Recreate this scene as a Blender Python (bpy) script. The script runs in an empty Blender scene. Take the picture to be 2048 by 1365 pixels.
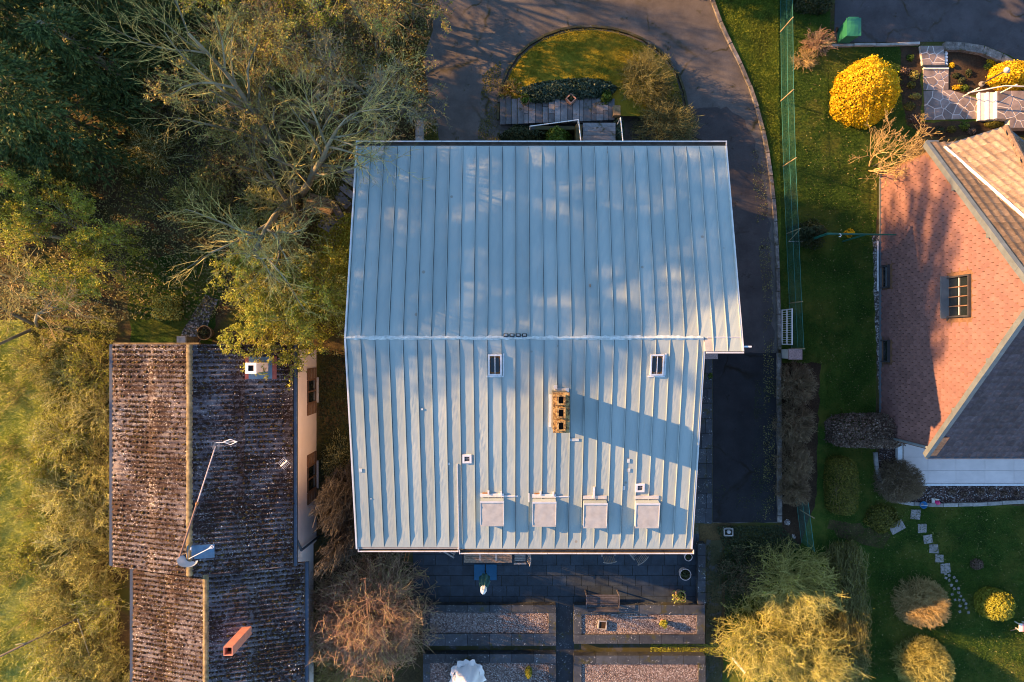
import bpy, bmesh, math, random
import numpy as np
from math import sin, cos, pi, radians, sqrt, atan2, hypot
from mathutils import Vector, Matrix

SC = bpy.context.scene
COL = SC.collection
# ------------------------------------------------------------------ camera
H = 28.0; F = 1365.333; CX, CY = 1024.0, 682.5
cam_d = bpy.data.cameras.new('camera'); cam = bpy.data.objects.new('camera', cam_d); COL.objects.link(cam)
cam_d.sensor_width = 36.0; cam_d.lens = 24.0; cam_d.clip_start = 0.1; cam_d.clip_end = 2000.0
cam.location = (0, 0, H); cam.rotation_euler = (0, 0, 0)
SC.camera = cam
# ------------------------------------------------------------------ light
EL = radians(18.5)
LD = Vector((0.956 * cos(EL), -0.292 * cos(EL), -sin(EL))).normalized()     # direction the light travels
w = bpy.data.worlds.new('World'); SC.world = w; w.use_nodes = True
nt = w.node_tree; bg = nt.nodes['Background']
sky = nt.nodes.new('ShaderNodeTexSky'); sky.sky_type = 'NISHITA'; sky.sun_disc = False
sky.sun_elevation = EL
sky.sun_rotation = atan2(-LD.x, -LD.y)
sky.altitude = 200; sky.air_density = 1.0; sky.dust_density = 0.2; sky.ozone_density = 2.6
nt.links.new(sky.outputs[0], bg.inputs[0]); bg.inputs[1].default_value = 0.112
sd = bpy.data.lights.new('sun', 'SUN'); sun = bpy.data.objects.new('sun', sd); COL.objects.link(sun)
sd.energy = 5.0; sd.angle = radians(0.55); sd.color = (1.0, 0.53, 0.20)
sun.location = (-60, 20, 40); sun.rotation_euler = LD.to_track_quat('-Z', 'Y').to_euler()
vs = SC.view_settings; vs.view_transform = 'Standard'; vs.look = 'None'; vs.gamma = 1.0; vs.exposure = 1.95
SC.display_settings.display_device = 'sRGB'
SC.cycles.use_denoising = True; SC.cycles.use_adaptive_sampling = False; SC.cycles.filter_width = 1.0
SC.cycles.max_bounces = 5; SC.cycles.diffuse_bounces = 2; SC.cycles.glossy_bounces = 2
SC.cycles.transmission_bounces = 3; SC.cycles.transparent_max_bounces = 4

# ------------------------------------------------------------------ helpers
def P(px, py, z=0.0):
    d = (H - z) / F
    return ((px - CX) * d, (CY - py) * d, z)
def P2(px, py, z=0.0): return P(px, py, z)[:2]
def pix(x, y, z):
    d = F / (H - z); return (CX + x * d, CY - y * d)
def onplane(px, py, p0, n):
    o = Vector((0, 0, H)); d = Vector(((px - CX) / F, (CY - py) / F, -1.0))
    t = (Vector(p0) - o).dot(n) / d.dot(n); return o + d * t

class MB:
    def __init__(s): s.v = []; s.f = []
    def add(s, vs, fs):
        b = len(s.v); s.v.extend(vs); s.f.extend([tuple(b + i for i in f) for f in fs]); return s
    def box(s, x0, x1, y0, y1, z0, z1):
        return s.add([(x0,y0,z0),(x1,y0,z0),(x1,y1,z0),(x0,y1,z0),(x0,y0,z1),(x1,y0,z1),(x1,y1,z1),(x0,y1,z1)],
                     [(0,3,2,1),(4,5,6,7),(0,1,5,4),(1,2,6,5),(2,3,7,6),(3,0,4,7)])
    def obox(s, c, ax, ay, az, hx, hy, hz):
        c = Vector(c); ax = Vector(ax).normalized()*hx; ay = Vector(ay).normalized()*hy; az = Vector(az).normalized()*hz
        vs = [tuple(c + ax*i + ay*j + az*k) for k in (-1,1) for (i,j) in ((-1,-1),(1,-1),(1,1),(-1,1))]
        return s.add(vs, [(0,3,2,1),(4,5,6,7),(0,1,5,4),(1,2,6,5),(2,3,7,6),(3,0,4,7)])
    def prism(s, poly, z0, z1, jig=0.0, rnd=None):
        n = len(poly)
        a = sum(poly[i][0]*poly[(i+1)%n][1]-poly[(i+1)%n][0]*poly[i][1] for i in range(n))
        if a < 0: poly = poly[::-1]
        vs = [(x,y,z0) for x,y in poly] + [(x,y,z1 + (rnd.uniform(-jig,jig) if jig else 0)) for x,y in poly]
        fs = [tuple(range(n-1,-1,-1)), tuple(range(n,2*n))] + [(i,(i+1)%n,n+(i+1)%n,n+i) for i in range(n)]
        return s.add(vs, fs)
    def tube(s, p0, p1, r0, r1=None, n=8, cap=True):
        r1 = r0 if r1 is None else r1
        p0 = Vector(p0); p1 = Vector(p1); d = (p1-p0).normalized()
        u = d.orthogonal().normalized(); v = d.cross(u)
        vs = []
        for p, r in ((p0,r0),(p1,r1)):
            for i in range(n):
                a = 2*pi*i/n; vs.append(tuple(p + u*(cos(a)*r) + v*(sin(a)*r)))
        fs = [(i,(i+1)%n,n+(i+1)%n,n+i) for i in range(n)]
        if cap: fs += [tuple(range(n-1,-1,-1)), tuple(range(n,2*n))]
        return s.add(vs, fs)
    def lathe(s, prof, c, n=20):
        vs = []; m = len(prof)
        for (r,z) in prof:
            for i in range(n):
                a = 2*pi*i/n; vs.append((c[0]+r*cos(a), c[1]+r*sin(a), c[2]+z))
        fs = [(k*n+i,k*n+(i+1)%n,(k+1)*n+(i+1)%n,(k+1)*n+i) for k in range(m-1) for i in range(n)]
        return s.add(vs, fs)
    def path(s, pts, r, n=6):
        for a, b in zip(pts[:-1], pts[1:]): s.tube(a, b, r, r, n)
        return s
    def build(s, name, mat, parent=None, smooth=False):
        me = bpy.data.meshes.new(name); me.from_pydata(s.v, [], s.f); me.update()
        return link(name, me, mat, parent, smooth)
def link(name, me, mat, parent=None, smooth=False):
    if mat is not None and not me.materials: me.materials.append(M[mat] if isinstance(mat, str) else mat)
    if smooth: me.polygons.foreach_set('use_smooth', [True]*len(me.polygons))
    o = bpy.data.objects.new(name, me); COL.objects.link(o)
    if parent is not None:
        o.parent = parent
        if parent.type == 'EMPTY' and any(parent.location): o.matrix_parent_inverse = Matrix.Translation(-parent.location)
    return o
def mesh_np(name, V, Fc, mat, parent=None, smooth=False):
    V = np.asarray(V, np.float32); Fc = np.asarray(Fc, np.int32); k = Fc.shape[1]
    me = bpy.data.meshes.new(name)
    me.vertices.add(len(V)); me.vertices.foreach_set('co', V.ravel())
    me.loops.add(Fc.size); me.loops.foreach_set('vertex_index', Fc.ravel())
    me.polygons.add(len(Fc)); me.polygons.foreach_set('loop_start', np.arange(0, Fc.size, k, dtype=np.int32))
    me.update(calc_edges=True)
    return link(name, me, mat, parent, smooth)
def tag(o, label, cat, group=None):
    o['label'] = label; o['category'] = cat
    if group: o['group'] = group
    return o
def thing(name, loc, label, cat, group=None):
    o = bpy.data.objects.new(name, None); o.location = loc; o.empty_display_size = 0.2; COL.objects.link(o)
    bpy.context.view_layer.update() if False else None
    return tag(o, label, cat, group)
def kind(o, k): o['kind'] = k; return o
def sheet(name, poly, z, mat, knd='structure', jag=0.0, seed=0):
    """flat sheet from a world polygon; jag roughens its outline"""
    if jag:
        r = random.Random(seed); out = []
        for i in range(len(poly)):
            a, b = poly[i], poly[(i+1)%len(poly)]; L = hypot(b[0]-a[0], b[1]-a[1]); n = max(1, int(L/0.25))
            for k in range(n):
                t = k/n; out.append((a[0]+(b[0]-a[0])*t + r.uniform(-jag,jag), a[1]+(b[1]-a[1])*t + r.uniform(-jag,jag)))
        poly = out
    bm = bmesh.new(); f = bm.faces.new([bm.verts.new((x,y,z)) for x,y in poly]); bm.normal_update()
    if f.normal.z < 0: bmesh.ops.reverse_faces(bm, faces=[f])
    bmesh.ops.triangulate(bm, faces=bm.faces[:]); me = bpy.data.meshes.new(name); bm.to_mesh(me); bm.free()
    o = link(name, me, mat)
    if knd: o['kind'] = knd
    return o
def pp(pts, z=0.0): return [P2(a, b, z) for a, b in pts]
def smoothline(pts, n=6):
    out = []
    for i in range(len(pts)-1):
        p0 = pts[max(i-1,0)]; p1 = pts[i]; p2 = pts[i+1]; p3 = pts[min(i+2,len(pts)-1)]
        for k in range(n):
            t = k/n; t2=t*t; t3=t2*t
            out.append(tuple(0.5*((2*p1[j]) + (-p0[j]+p2[j])*t + (2*p0[j]-5*p1[j]+4*p2[j]-p3[j])*t2 + (-p0[j]+3*p1[j]-3*p2[j]+p3[j])*t3) for j in range(len(p1))))
    out.append(tuple(pts[-1])); return out
def inpoly(x, y, poly):
    c = False; j = len(poly)-1
    for i in range(len(poly)):
        xi,yi = poly[i]; xj,yj = poly[j]
        if (yi > y) != (yj > y) and x < (xj-xi)*(y-yi)/(yj-yi)+xi: c = not c
        j = i
    return c
def inpoly_np(X, Y, poly):
    c = np.zeros(len(X), bool); j = len(poly)-1
    for i in range(len(poly)):
        xi,yi = poly[i]; xj,yj = poly[j]
        if yi != yj:
            c ^= ((yi > Y) != (yj > Y)) & (X < (xj-xi)*(Y-yi)/(yj-yi)+xi)
        j = i
    return c

# ------------------------------------------------------------------ materials
M = {}
class NG:
    def __init__(s, name):
        s.m = bpy.data.materials.new(name); s.m.use_nodes = True; s.t = s.m.node_tree; s.n = s.t.nodes
        s.b = s.n['Principled BSDF']; s.out = s.n['Material Output']; M[name] = s.m
        s.geo = s.n.new('ShaderNodeNewGeometry'); s.pos = s.geo.outputs['Position']
    def L(s, a, b): s.t.links.new(a, b)
    def scaled(s, v, sc):
        m = s.n.new('ShaderNodeVectorMath'); m.operation = 'MULTIPLY'; s.L(v, m.inputs[0]); m.inputs[1].default_value = sc; return m.outputs[0]
    def noise(s, scale, detail=3, rough=0.55, vec=None, dist=0.0):
        n = s.n.new('ShaderNodeTexNoise'); n.inputs['Scale'].default_value = scale; n.inputs['Detail'].default_value = detail
        n.inputs['Roughness'].default_value = rough; n.inputs['Distortion'].default_value = dist; s.L(vec or s.pos, n.inputs['Vector']); return n.outputs['Fac']
    def vor(s, scale, feat='F1', vec=None, rnd=1.0):
        n = s.n.new('ShaderNodeTexVoronoi'); n.feature = feat; n.inputs['Scale'].default_value = scale; n.inputs['Randomness'].default_value = rnd
        s.L(vec or s.pos, n.inputs['Vector']); return n.outputs
    def ramp(s, fac, stops, const=False):
        n = s.n.new('ShaderNodeValToRGB'); e = n.color_ramp.elements
        if const: n.color_ramp.interpolation = 'CONSTANT'
        while len(e) < len(stops): e.new(0.5)
        for i, (p, c) in enumerate(stops):
            e[i].position = p; e[i].color = (c if len(c) == 4 else (*c, 1)) if not isinstance(c, (int, float)) else (c, c, c, 1)
        s.L(fac, n.inputs[0]); return n.outputs[0]
    def mix(s, fac, a, b, mode='MIX'):
        n = s.n.new('ShaderNodeMix'); n.data_type = 'RGBA'; n.blend_type = mode; n.clamp_factor = True
        for sock, val in ((n.inputs[0], fac), (n.inputs[6], a), (n.inputs[7], b)):
            if isinstance(val, (int, float)): sock.default_value = val if sock.type == 'VALUE' else (val, val, val, 1)
            elif isinstance(val, tuple): sock.default_value = (*val, 1) if len(val) == 3 else val
            else: s.L(val, sock)
        return n.outputs[2]
    def math(s, op, a, b=0.0):
        n = s.n.new('ShaderNodeMath'); n.operation = op
        for i, v in enumerate((a, b)):
            if isinstance(v, (int, float)): n.inputs[i].default_value = v
            else: s.L(v, n.inputs[i])
        return n.outputs[0]
    def bump(s, h, strength=0.5, dist=0.02, prev=None):
        n = s.n.new('ShaderNodeBump'); n.inputs['Strength'].default_value = strength; n.inputs['Distance'].default_value = dist
        s.L(h, n.inputs['Height']); s.L(n.outputs[0], s.b.inputs['Normal'])
        if prev: s.L(prev, n.inputs['Normal'])
        return n.outputs[0]
    def objrand(s): return s.n.new('ShaderNodeObjectInfo').outputs['Random']
    def island(s): return s.geo.outputs['Random Per Island']
    def fin(s, col, rough=0.8, metal=0.0, spec=0.3):
        if isinstance(col, tuple): s.b.inputs['Base Color'].default_value = (*col, 1)
        else: s.L(col, s.b.inputs['Base Color'])
        if isinstance(rough, (int, float)): s.b.inputs['Roughness'].default_value = rough
        else: s.L(rough, s.b.inputs['Roughness'])
        s.b.inputs['Metallic'].default_value = metal; s.b.inputs['Specular IOR Level'].default_value = spec
        return s.m
def simple(name, c, rough=0.7, metal=0.0, var=0.25, scale=6.0, bump=0.0, orand=0.0, spec=0.3):
    g = NG(name); n = g.noise(scale, 4)
    lo = tuple(x*(1-var) for x in c); hi = tuple(min(1, x*(1+var)) for x in c)
    col = g.ramp(n, [(0.3, lo), (0.7, hi)])
    if orand: col = g.mix(1.0, col, g.ramp(g.objrand(), [(0, 1-orand), (1, 1.0)]), 'MULTIPLY')
    if bump: g.bump(g.noise(scale*6, 3), bump, 0.01)
    return g.fin(col, rough, metal, spec)
def leafmat(name, stops, trans=0.3, rough=0.6, patch=None):
    """leaf colour from a random value of every single leaf, plus a slow drift through the crown"""
    if name not in ('leaf_forsythia', 'moss_lump', 'lichen_fleck', 'leaf_ivy', 'needle', 'leaf_dark', 'leaf_beech'): stops = [(p, (c[0]*0.95, min(1, c[1]*1.08), c[2])) for p, c in stops]
    g = NG(name)
    f = g.math('ADD', g.math('MULTIPLY', g.island(), 0.65), g.math('MULTIPLY', g.noise(0.9, 2), 0.4))
    col = g.ramp(f, stops)
    if patch: col = g.mix(g.ramp(g.noise(patch[1], 3), [(patch[2], 0.0), (patch[3], 1.0)]), col, patch[0])
    g.fin(col, rough, 0, 0.25)
    tr = g.n.new('ShaderNodeBsdfTranslucent'); g.L(col, tr.inputs[0])
    ms = g.n.new('ShaderNodeMixShader'); ms.inputs[0].default_value = trans
    g.L(g.b.outputs[0], ms.inputs[1]); g.L(tr.outputs[0], ms.inputs[2]); g.L(ms.outputs[0], g.out.inputs[0])
    return g.m
def twigmat(name, stops, rough=0.85):
    if name not in ('twig_red', 'twig_brown', 'twig_grey', 'twig_gold'): stops = [(p, (c[0]*0.96, min(1, c[1]*1.06), c[2]*1.02)) for p, c in stops]
    g = NG(name)
    f = g.math('ADD', g.math('MULTIPLY', g.island(), 0.6), g.math('MULTIPLY', g.noise(2.5, 2), 0.4))
    return g.fin(g.ramp(f, stops), rough, 0, 0.15)

# ground kinds
def grassmat(name, a, b, c, litter=None, moss=None):
    g = NG(name)
    n1 = g.noise(0.8, 4, 0.6); n2 = g.noise(14, 3, 0.7); n3 = g.noise(55, 2, 0.7)
    f = g.math('ADD', g.math('MULTIPLY', n1, 0.45), g.math('ADD', g.math('MULTIPLY', n2, 0.3), g.math('MULTIPLY', n3, 0.25)))
    col = g.ramp(f, [(0.38, a), (0.5, b), (0.61, c)])
    if moss: col = g.mix(g.ramp(g.noise(0.55, 4, 0.65), [(0.47, 0.0), (0.62, 1.0)]), col, moss)
    if litter: col = g.mix(g.ramp(g.noise(22, 4, 0.8), [(litter[1], 0.0), (litter[1]+0.06, 1.0)]), col, litter[0])
    g.bump(g.math('ADD', g.math('MULTIPLY', n2, 0.6), n3), 0.9, 0.05)
    return g.fin(col, 0.95, 0, 0.1)
grassmat('litter', (0.035,0.026,0.014), (0.085,0.065,0.032), (0.16,0.115,0.05), ((0.26,0.18,0.09), 0.62), (0.075,0.085,0.02))
grassmat('lawn', (0.018,0.044,0.008), (0.040,0.082,0.012), (0.078,0.125,0.020), ((0.15,0.12,0.05), 0.68), (0.105,0.12,0.022))
grassmat('moss_lawn', (0.08,0.09,0.010), (0.21,0.19,0.018), (0.36,0.28,0.035), None, (0.32,0.22,0.022))
grassmat('meadow', (0.18,0.22,0.04), (0.40,0.44,0.09), (0.58,0.58,0.18), ((0.60,0.56,0.26), 0.60), (0.28,0.36,0.05))
grassmat('lawn_bright', (0.055,0.09,0.010), (0.15,0.21,0.022), (0.26,0.31,0.045), ((0.17,0.13,0.06), 0.68), (0.10,0.11,0.02))
grassmat('soil', (0.028,0.018,0.012), (0.055,0.038,0.024), (0.095,0.065,0.04), ((0.17,0.12,0.07), 0.66))
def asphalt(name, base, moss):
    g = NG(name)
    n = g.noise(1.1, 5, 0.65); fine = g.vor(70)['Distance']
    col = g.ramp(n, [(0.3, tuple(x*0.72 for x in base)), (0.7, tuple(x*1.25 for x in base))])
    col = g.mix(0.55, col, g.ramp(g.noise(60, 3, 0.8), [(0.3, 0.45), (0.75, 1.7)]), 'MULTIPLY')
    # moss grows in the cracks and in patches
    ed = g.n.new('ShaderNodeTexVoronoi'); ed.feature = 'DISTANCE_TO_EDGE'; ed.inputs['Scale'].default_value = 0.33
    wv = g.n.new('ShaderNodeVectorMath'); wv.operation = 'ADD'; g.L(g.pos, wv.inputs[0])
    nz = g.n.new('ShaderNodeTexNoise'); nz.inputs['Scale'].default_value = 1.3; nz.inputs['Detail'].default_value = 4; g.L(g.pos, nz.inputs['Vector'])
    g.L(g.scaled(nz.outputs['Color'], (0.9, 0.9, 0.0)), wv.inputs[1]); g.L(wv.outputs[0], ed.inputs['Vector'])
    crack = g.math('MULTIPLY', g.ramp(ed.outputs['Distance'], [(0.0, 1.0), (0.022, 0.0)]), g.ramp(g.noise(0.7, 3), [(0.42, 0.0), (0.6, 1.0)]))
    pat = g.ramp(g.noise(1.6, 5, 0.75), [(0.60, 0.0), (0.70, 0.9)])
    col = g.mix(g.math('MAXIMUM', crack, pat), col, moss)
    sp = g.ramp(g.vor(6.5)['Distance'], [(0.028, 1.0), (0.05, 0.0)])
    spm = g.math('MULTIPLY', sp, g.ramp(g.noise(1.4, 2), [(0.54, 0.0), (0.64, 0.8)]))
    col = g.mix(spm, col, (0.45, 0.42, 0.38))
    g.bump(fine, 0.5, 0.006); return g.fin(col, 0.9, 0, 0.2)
asphalt('asphalt', (0.104,0.094,0.086), (0.040,0.034,0.010))
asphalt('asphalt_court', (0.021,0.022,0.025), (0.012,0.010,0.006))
asphalt('asphalt_shaded', (0.062,0.055,0.054), (0.022,0.018,0.008))  # driveway asphalt again, darkened for the shaded strip beside the house
asphalt('asphalt_dark', (0.062,0.058,0.062), (0.035,0.028,0.014))
def slate(name, c, speck=0.5, moss=0.0, orand=0.35):
    g = NG(name)
    col = g.ramp(g.noise(3.0, 5, 0.65), [(0.3, tuple(x*0.65 for x in c)), (0.7, tuple(x*1.35 for x in c))])
    col = g.mix(1.0, col, g.ramp(g.objrand(), [(0, 1-orand), (1, 1+orand)]), 'MULTIPLY')
    if moss: col = g.mix(g.ramp(g.noise(2.2, 5, 0.7), [(0.62-moss*0.2, 0.0), (0.72-moss*0.2, 1.0)]), col, (0.045,0.042,0.010))
    d1 = g.ramp(g.vor(9)['Distance'], [(0.13, 1.0), (0.2, 0.0)]); d2 = g.ramp(g.vor(22)['Distance'], [(0.12, 1.0), (0.22, 0.0)])
    msk = g.math('MULTIPLY', g.math('MAXIMUM', d1, d2), g.ramp(g.noise(2.6, 4, 0.7), [(0.66-speck*0.2, 0.0), (0.74-speck*0.2, 1.0)]))
    col = g.mix(msk, col, (0.42,0.44,0.44))
    g.bump(g.noise(16, 4, 0.7), 0.5, 0.012); return g.fin(col, 0.62, 0, 0.35)
slate('slate', (0.022,0.032,0.044), 0.0, 0, 0.2); slate('slate_speckled', (0.032,0.038,0.046), 0.85, 0.3); slate('slate_tread', (0.17,0.165,0.165), 0.0, 0.2, 0.45)
slate('slate_mossy', (0.05,0.052,0.05), 0.2, 1.2)
def gravel(name, cols, scale):
    g = NG(name); v = g.vor(scale); sep = g.n.new('ShaderNodeSeparateColor'); g.L(v['Color'], sep.inputs[0])
    col = g.ramp(sep.outputs[0], cols, True)
    col = g.mix(1.0, col, g.ramp(v['Distance'], [(0.2, 1.0), (0.75, 0.35)]), 'MULTIPLY')
    col = g.mix(0.5, col, g.ramp(g.noise(1.5, 3), [(0.3, 0.6), (0.7, 1.2)]), 'MULTIPLY')
    inv = g.math('SUBTRACT', 1.0, v['Distance']); g.bump(inv, 1.0, 0.03); return g.fin(col, 0.8, 0, 0.25)
gravel('gravel', [(0, (0.10,0.07,0.065)), (0.25, (0.25,0.185,0.165)), (0.55, (0.36,0.29,0.265)), (0.86, (0.58,0.54,0.52))], 34)
gravel('gravel_red', [(0, (0.06,0.04,0.035)), (0.35, (0.14,0.085,0.07)), (0.65, (0.22,0.15,0.13)), (0.86, (0.42,0.38,0.36))], 22)
gravel('pebble', [(0, (0.10,0.09,0.08)), (0.35, (0.26,0.23,0.2)), (0.7, (0.45,0.42,0.4))], 14)
# roofs and walls
g = NG('zinc')
col = g.ramp(g.noise(0.9, 5, 0.6, g.scaled(g.pos, (1.0, 0.35, 1.0))), [(0.3, (0.258,0.328,0.330)), (0.72, (0.335,0.395,0.385))])
col = g.mix(1.0, col, g.ramp(g.objrand(), [(0, 0.86), (1, 1.07)]), 'MULTIPLY')
st = g.ramp(g.noise(3.5, 5, 0.7, g.scaled(g.pos, (3.0, 0.25, 1.0))), [(0.58, 0.0), (0.78, 0.45)])
col = g.mix(st, col, (0.30, 0.27, 0.22))
col = g.mix(g.ramp(g.vor(0.9)['Distance'], [(0.035, 0.7), (0.06, 0.0)]), col, (0.2, 0.17, 0.13))
g.fin(col, g.ramp(g.noise(5, 3), [(0.3, 0.55), (0.7, 0.68)]), 0.0, 0.35)
simple('seam_dirt_shade', (0.085,0.095,0.10), 0.8, 0, 0.4, 4)  # dark line beside each seam: dirt and shade put into one colour
simple('zinc_dull', (0.33,0.335,0.32), 0.6, 0.0, 0.12, 5)
simple('zinc_bright', (0.62,0.62,0.60), 0.42, 0.4, 0.12, 4)
simple('white_tape', (0.62,0.64,0.65), 0.45, 0.2, 0.12, 9)
simple('ridge_paint', (0.40,0.46,0.48), 0.6, 0.0, 0.25, 8)
simple('gutter_inside', (0.16,0.13,0.10), 0.8, 0.1, 0.4, 5)
simple('render_cream', (0.62,0.58,0.52), 0.9, 0, 0.1, 3, 0.2)
simple('render_pink', (0.70,0.63,0.61), 0.9, 0, 0.07, 1.2, 0.15)
simple('white_paint', (0.78,0.78,0.76), 0.5, 0, 0.08, 5)
simple('white_metal', (0.72,0.74,0.74), 0.4, 0.2, 0.1, 8)
simple('glass_dark', (0.012,0.017,0.02), 0.06, 0, 0.2, 2, 0, 0, 0.8)
simple('black_hole', (0.008,0.007,0.007), 0.95, 0, 0.2, 5)
simple('rubber_black', (0.02,0.02,0.022), 0.6, 0, 0.3, 9)
simple('rust', (0.30,0.14,0.05), 0.8, 0.1, 0.4, 20)
g = NG('lichen_mortar')
col = g.ramp(g.noise(9, 5, 0.7), [(0.34, (0.045,0.033,0.022)), (0.45, (0.17,0.10,0.04)), (0.56, (0.40,0.27,0.10)), (0.70, (0.30,0.25,0.17))])
g.bump(g.noise(30, 4, 0.7), 0.8, 0.02); g.fin(col, 0.9)
g = NG('lichen_dark')
col = g.ramp(g.noise(12, 5, 0.7), [(0.3, (0.03,0.03,0.028)), (0.55, (0.10,0.095,0.075)), (0.72, (0.24,0.20,0.11))])
g.bump(g.noise(30, 4, 0.7), 0.8, 0.02); g.fin(col, 0.9)
# corrugated fibre cement, weathered
g = NG('corrugated')
vec = g.scaled(g.pos, (1.0, 1.0, 0.2))
col = g.ramp(g.noise(2.2, 5, 0.7, vec), [(0.28, (0.050,0.039,0.046)), (0.5, (0.100,0.088,0.098)), (0.72, (0.185,0.18,0.19))])
col = g.mix(1.0, col, g.ramp(g.objrand(), [(0, 0.8), (1, 1.12)]), 'MULTIPLY')
col = g.mix(g.ramp(g.math('ADD', g.noise(7, 5, 0.75, vec), g.math('MULTIPLY', g.math('SUBTRACT', g.noise(0.75, 3), 0.5), 0.7)), [(0.46, 0.0), (0.54, 0.95)]), col, (0.030,0.017,0.013))
lich = g.math('MULTIPLY', g.ramp(g.noise(17, 4, 0.75), [(0.57, 0.0), (0.62, 1.0)]), g.ramp(g.noise(0.9, 3), [(0.36, 0.1), (0.6, 1.0)]))
col = g.mix(lich, col, (0.40,0.385,0.37))
g.bump(g.noise(24, 4, 0.75), 0.9, 0.02); g.fin(col, 0.92, 0, 0.15)
leafmat('moss_lump', [(0.1, (0.018,0.011,0.006)), (0.5, (0.042,0.025,0.010)), (0.75, (0.08,0.05,0.015)), (0.95, (0.085,0.07,0.02))], 0.0, 0.95)
leafmat('lichen_fleck', [(0.1, (0.24,0.20,0.19)), (0.5, (0.42,0.385,0.37)), (0.9, (0.66,0.65,0.64))], 0.0, 0.9)
simple('ridge_moss', (0.20,0.16,0.085), 0.95, 0, 0.5, 7, 0.8)
simple('gutter_blue', (0.055,0.075,0.105), 0.5, 0.2, 0.2, 3)
simple('lead_blue', (0.11,0.20,0.29), 0.5, 0.3, 0.2, 6)
simple('red_lead', (0.34,0.10,0.075), 0.7, 0, 0.2, 8)
simple('brick_orange', (0.50,0.20,0.13), 0.8, 0, 0.12, 6, 0.2)
simple('shutter_brown', (0.15,0.085,0.05), 0.7, 0, 0.25, 9)
simple('galvanised', (0.42,0.42,0.42), 0.4, 0.6, 0.15, 6)
simple('mast_brown', (0.22,0.13,0.10), 0.6, 0.3, 0.25, 5)
simple('aluminium', (0.75,0.74,0.73), 0.35, 0.5, 0.08, 6)
simple('dish_grey', (0.50,0.53,0.56), 0.5, 0.1, 0.1, 4)
g = NG('shingle')
col = g.ramp(g.noise(4, 4), [(0.3, (0.155,0.086,0.080)), (0.7, (0.205,0.112,0.102))])
col = g.mix(1.0, col, g.ramp(g.objrand(), [(0, 0.86), (1, 1.06)]), 'MULTIPLY')
col = g.mix(1.0, col, g.ramp(g.island(), [(0, 0.82), (1, 1.08)]), 'MULTIPLY'); g.fin(col, 0.75, 0, 0.3)
def tilemat(name, c, worn):
    g = NG(name)
    col = g.ramp(g.noise(8, 5, 0.7), [(0.28, tuple(x*0.6 for x in c)), (0.55, c), (0.78, worn)])
    col = g.mix(1.0, col, g.ramp(g.objrand(), [(0, 0.72), (1, 1.15)]), 'MULTIPLY')
    g.bump(g.noise(40, 3, 0.7), 0.5, 0.008); g.fin(col, 0.85, 0, 0.25)
tilemat('tile_brown', (0.15,0.11,0.082), (0.25,0.20,0.15)); tilemat('tile_tan', (0.30,0.22,0.16), (0.40,0.32,0.24)); tilemat('tile_purple', (0.082,0.068,0.086), (0.14,0.125,0.145))
tilemat('tile_orange', (0.48,0.20,0.10), (0.5,0.28,0.16))
simple('verge_grey', (0.125,0.15,0.165), 0.55, 0.2, 0.15, 4)
simple('frame_dark', (0.045,0.042,0.045), 0.5, 0, 0.2, 5)
simple('concrete', (0.36,0.345,0.32), 0.9, 0, 0.3, 5, 0.5, 0.3); simple('concrete_light', (0.50,0.49,0.47), 0.85, 0, 0.15, 4, 0.3, 0.12)
g = NG('kerb_speckled')
col = g.ramp(g.noise(5, 5, 0.7), [(0.3, (0.07,0.065,0.06)), (0.55, (0.19,0.175,0.16)), (0.75, (0.42,0.40,0.37))])
col = g.mix(1.0, col, g.ramp(g.objrand(), [(0, 0.7), (1, 1.15)]), 'MULTIPLY')
col = g.mix(g.ramp(g.noise(3, 5, 0.7), [(0.55, 0.0), (0.66, 0.9)]), col, (0.05,0.048,0.015))
g.bump(g.noise(20, 4, 0.7), 0.7, 0.015); g.fin(col, 0.92)
simple('granite_pink', (0.30,0.22,0.21), 0.8, 0, 0.45, 30, 0.3)
simple('terrace_tile', (0.78,0.70,0.66), 0.5, 0, 0.07, 2.5, 0.0, 0.08)
slate('flagstone', (0.20,0.165,0.15), 0.0, 0.0, 0.28)
simple('mortar', (0.52,0.48,0.44), 0.95, 0, 0.2, 12, 0.4)
simple('path_stone', (0.36,0.32,0.295), 0.9, 0, 0.2, 6, 0.3, 0.2)
simple('step_white', (0.66,0.62,0.55), 0.8, 0, 0.12, 6, 0.2)
simple('teak', (0.25,0.185,0.135), 0.75, 0, 0.35, 12, 0.2, 0.3); simple('teak_grey', (0.36,0.325,0.30), 0.75, 0, 0.25, 12, 0.2, 0.25)
simple('bench_dark', (0.085,0.08,0.09), 0.7, 0, 0.3, 12, 0.2, 0.3); simple('old_wood', (0.22,0.15,0.075), 0.85, 0, 0.4, 8, 0.4, 0.3)
simple('wicker', (0.20,0.18,0.165), 0.8, 0, 0.35, 40, 0.5)
simple('parasol_green', (0.03,0.11,0.115), 0.8, 0, 0.2, 6); simple('plate_blue', (0.010,0.085,0.17), 0.5, 0, 0.15, 4); simple('cloth_white', (0.80,0.79,0.78), 0.85, 0, 0.05, 3)
simple('terracotta', (0.40,0.22,0.15), 0.85, 0, 0.2, 10, 0.2); simple('terracotta_pale', (0.50,0.39,0.36), 0.85, 0, 0.2, 10)
simple('bin_green', (0.02,0.145,0.085), 0.45, 0, 0.12, 4); simple('green_metal', (0.012,0.10,0.075), 0.5, 0.1, 0.2, 6)
simple('fence_wire', (0.03,0.16,0.135), 0.6, 0.0, 0.2, 3); simple('post_wood', (0.30,0.24,0.13), 0.85, 0, 0.3, 8)
simple('toy_pink', (0.62,0.03,0.16), 0.4, 0, 0.1, 4); simple('toy_blue', (0.02,0.16,0.36), 0.4, 0, 0.1, 4); simple('toy_rose', (0.62,0.25,0.24), 0.5, 0, 0.1, 4); simple('toy_white', (0.7,0.66,0.6), 0.5, 0, 0.1, 4)
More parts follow.
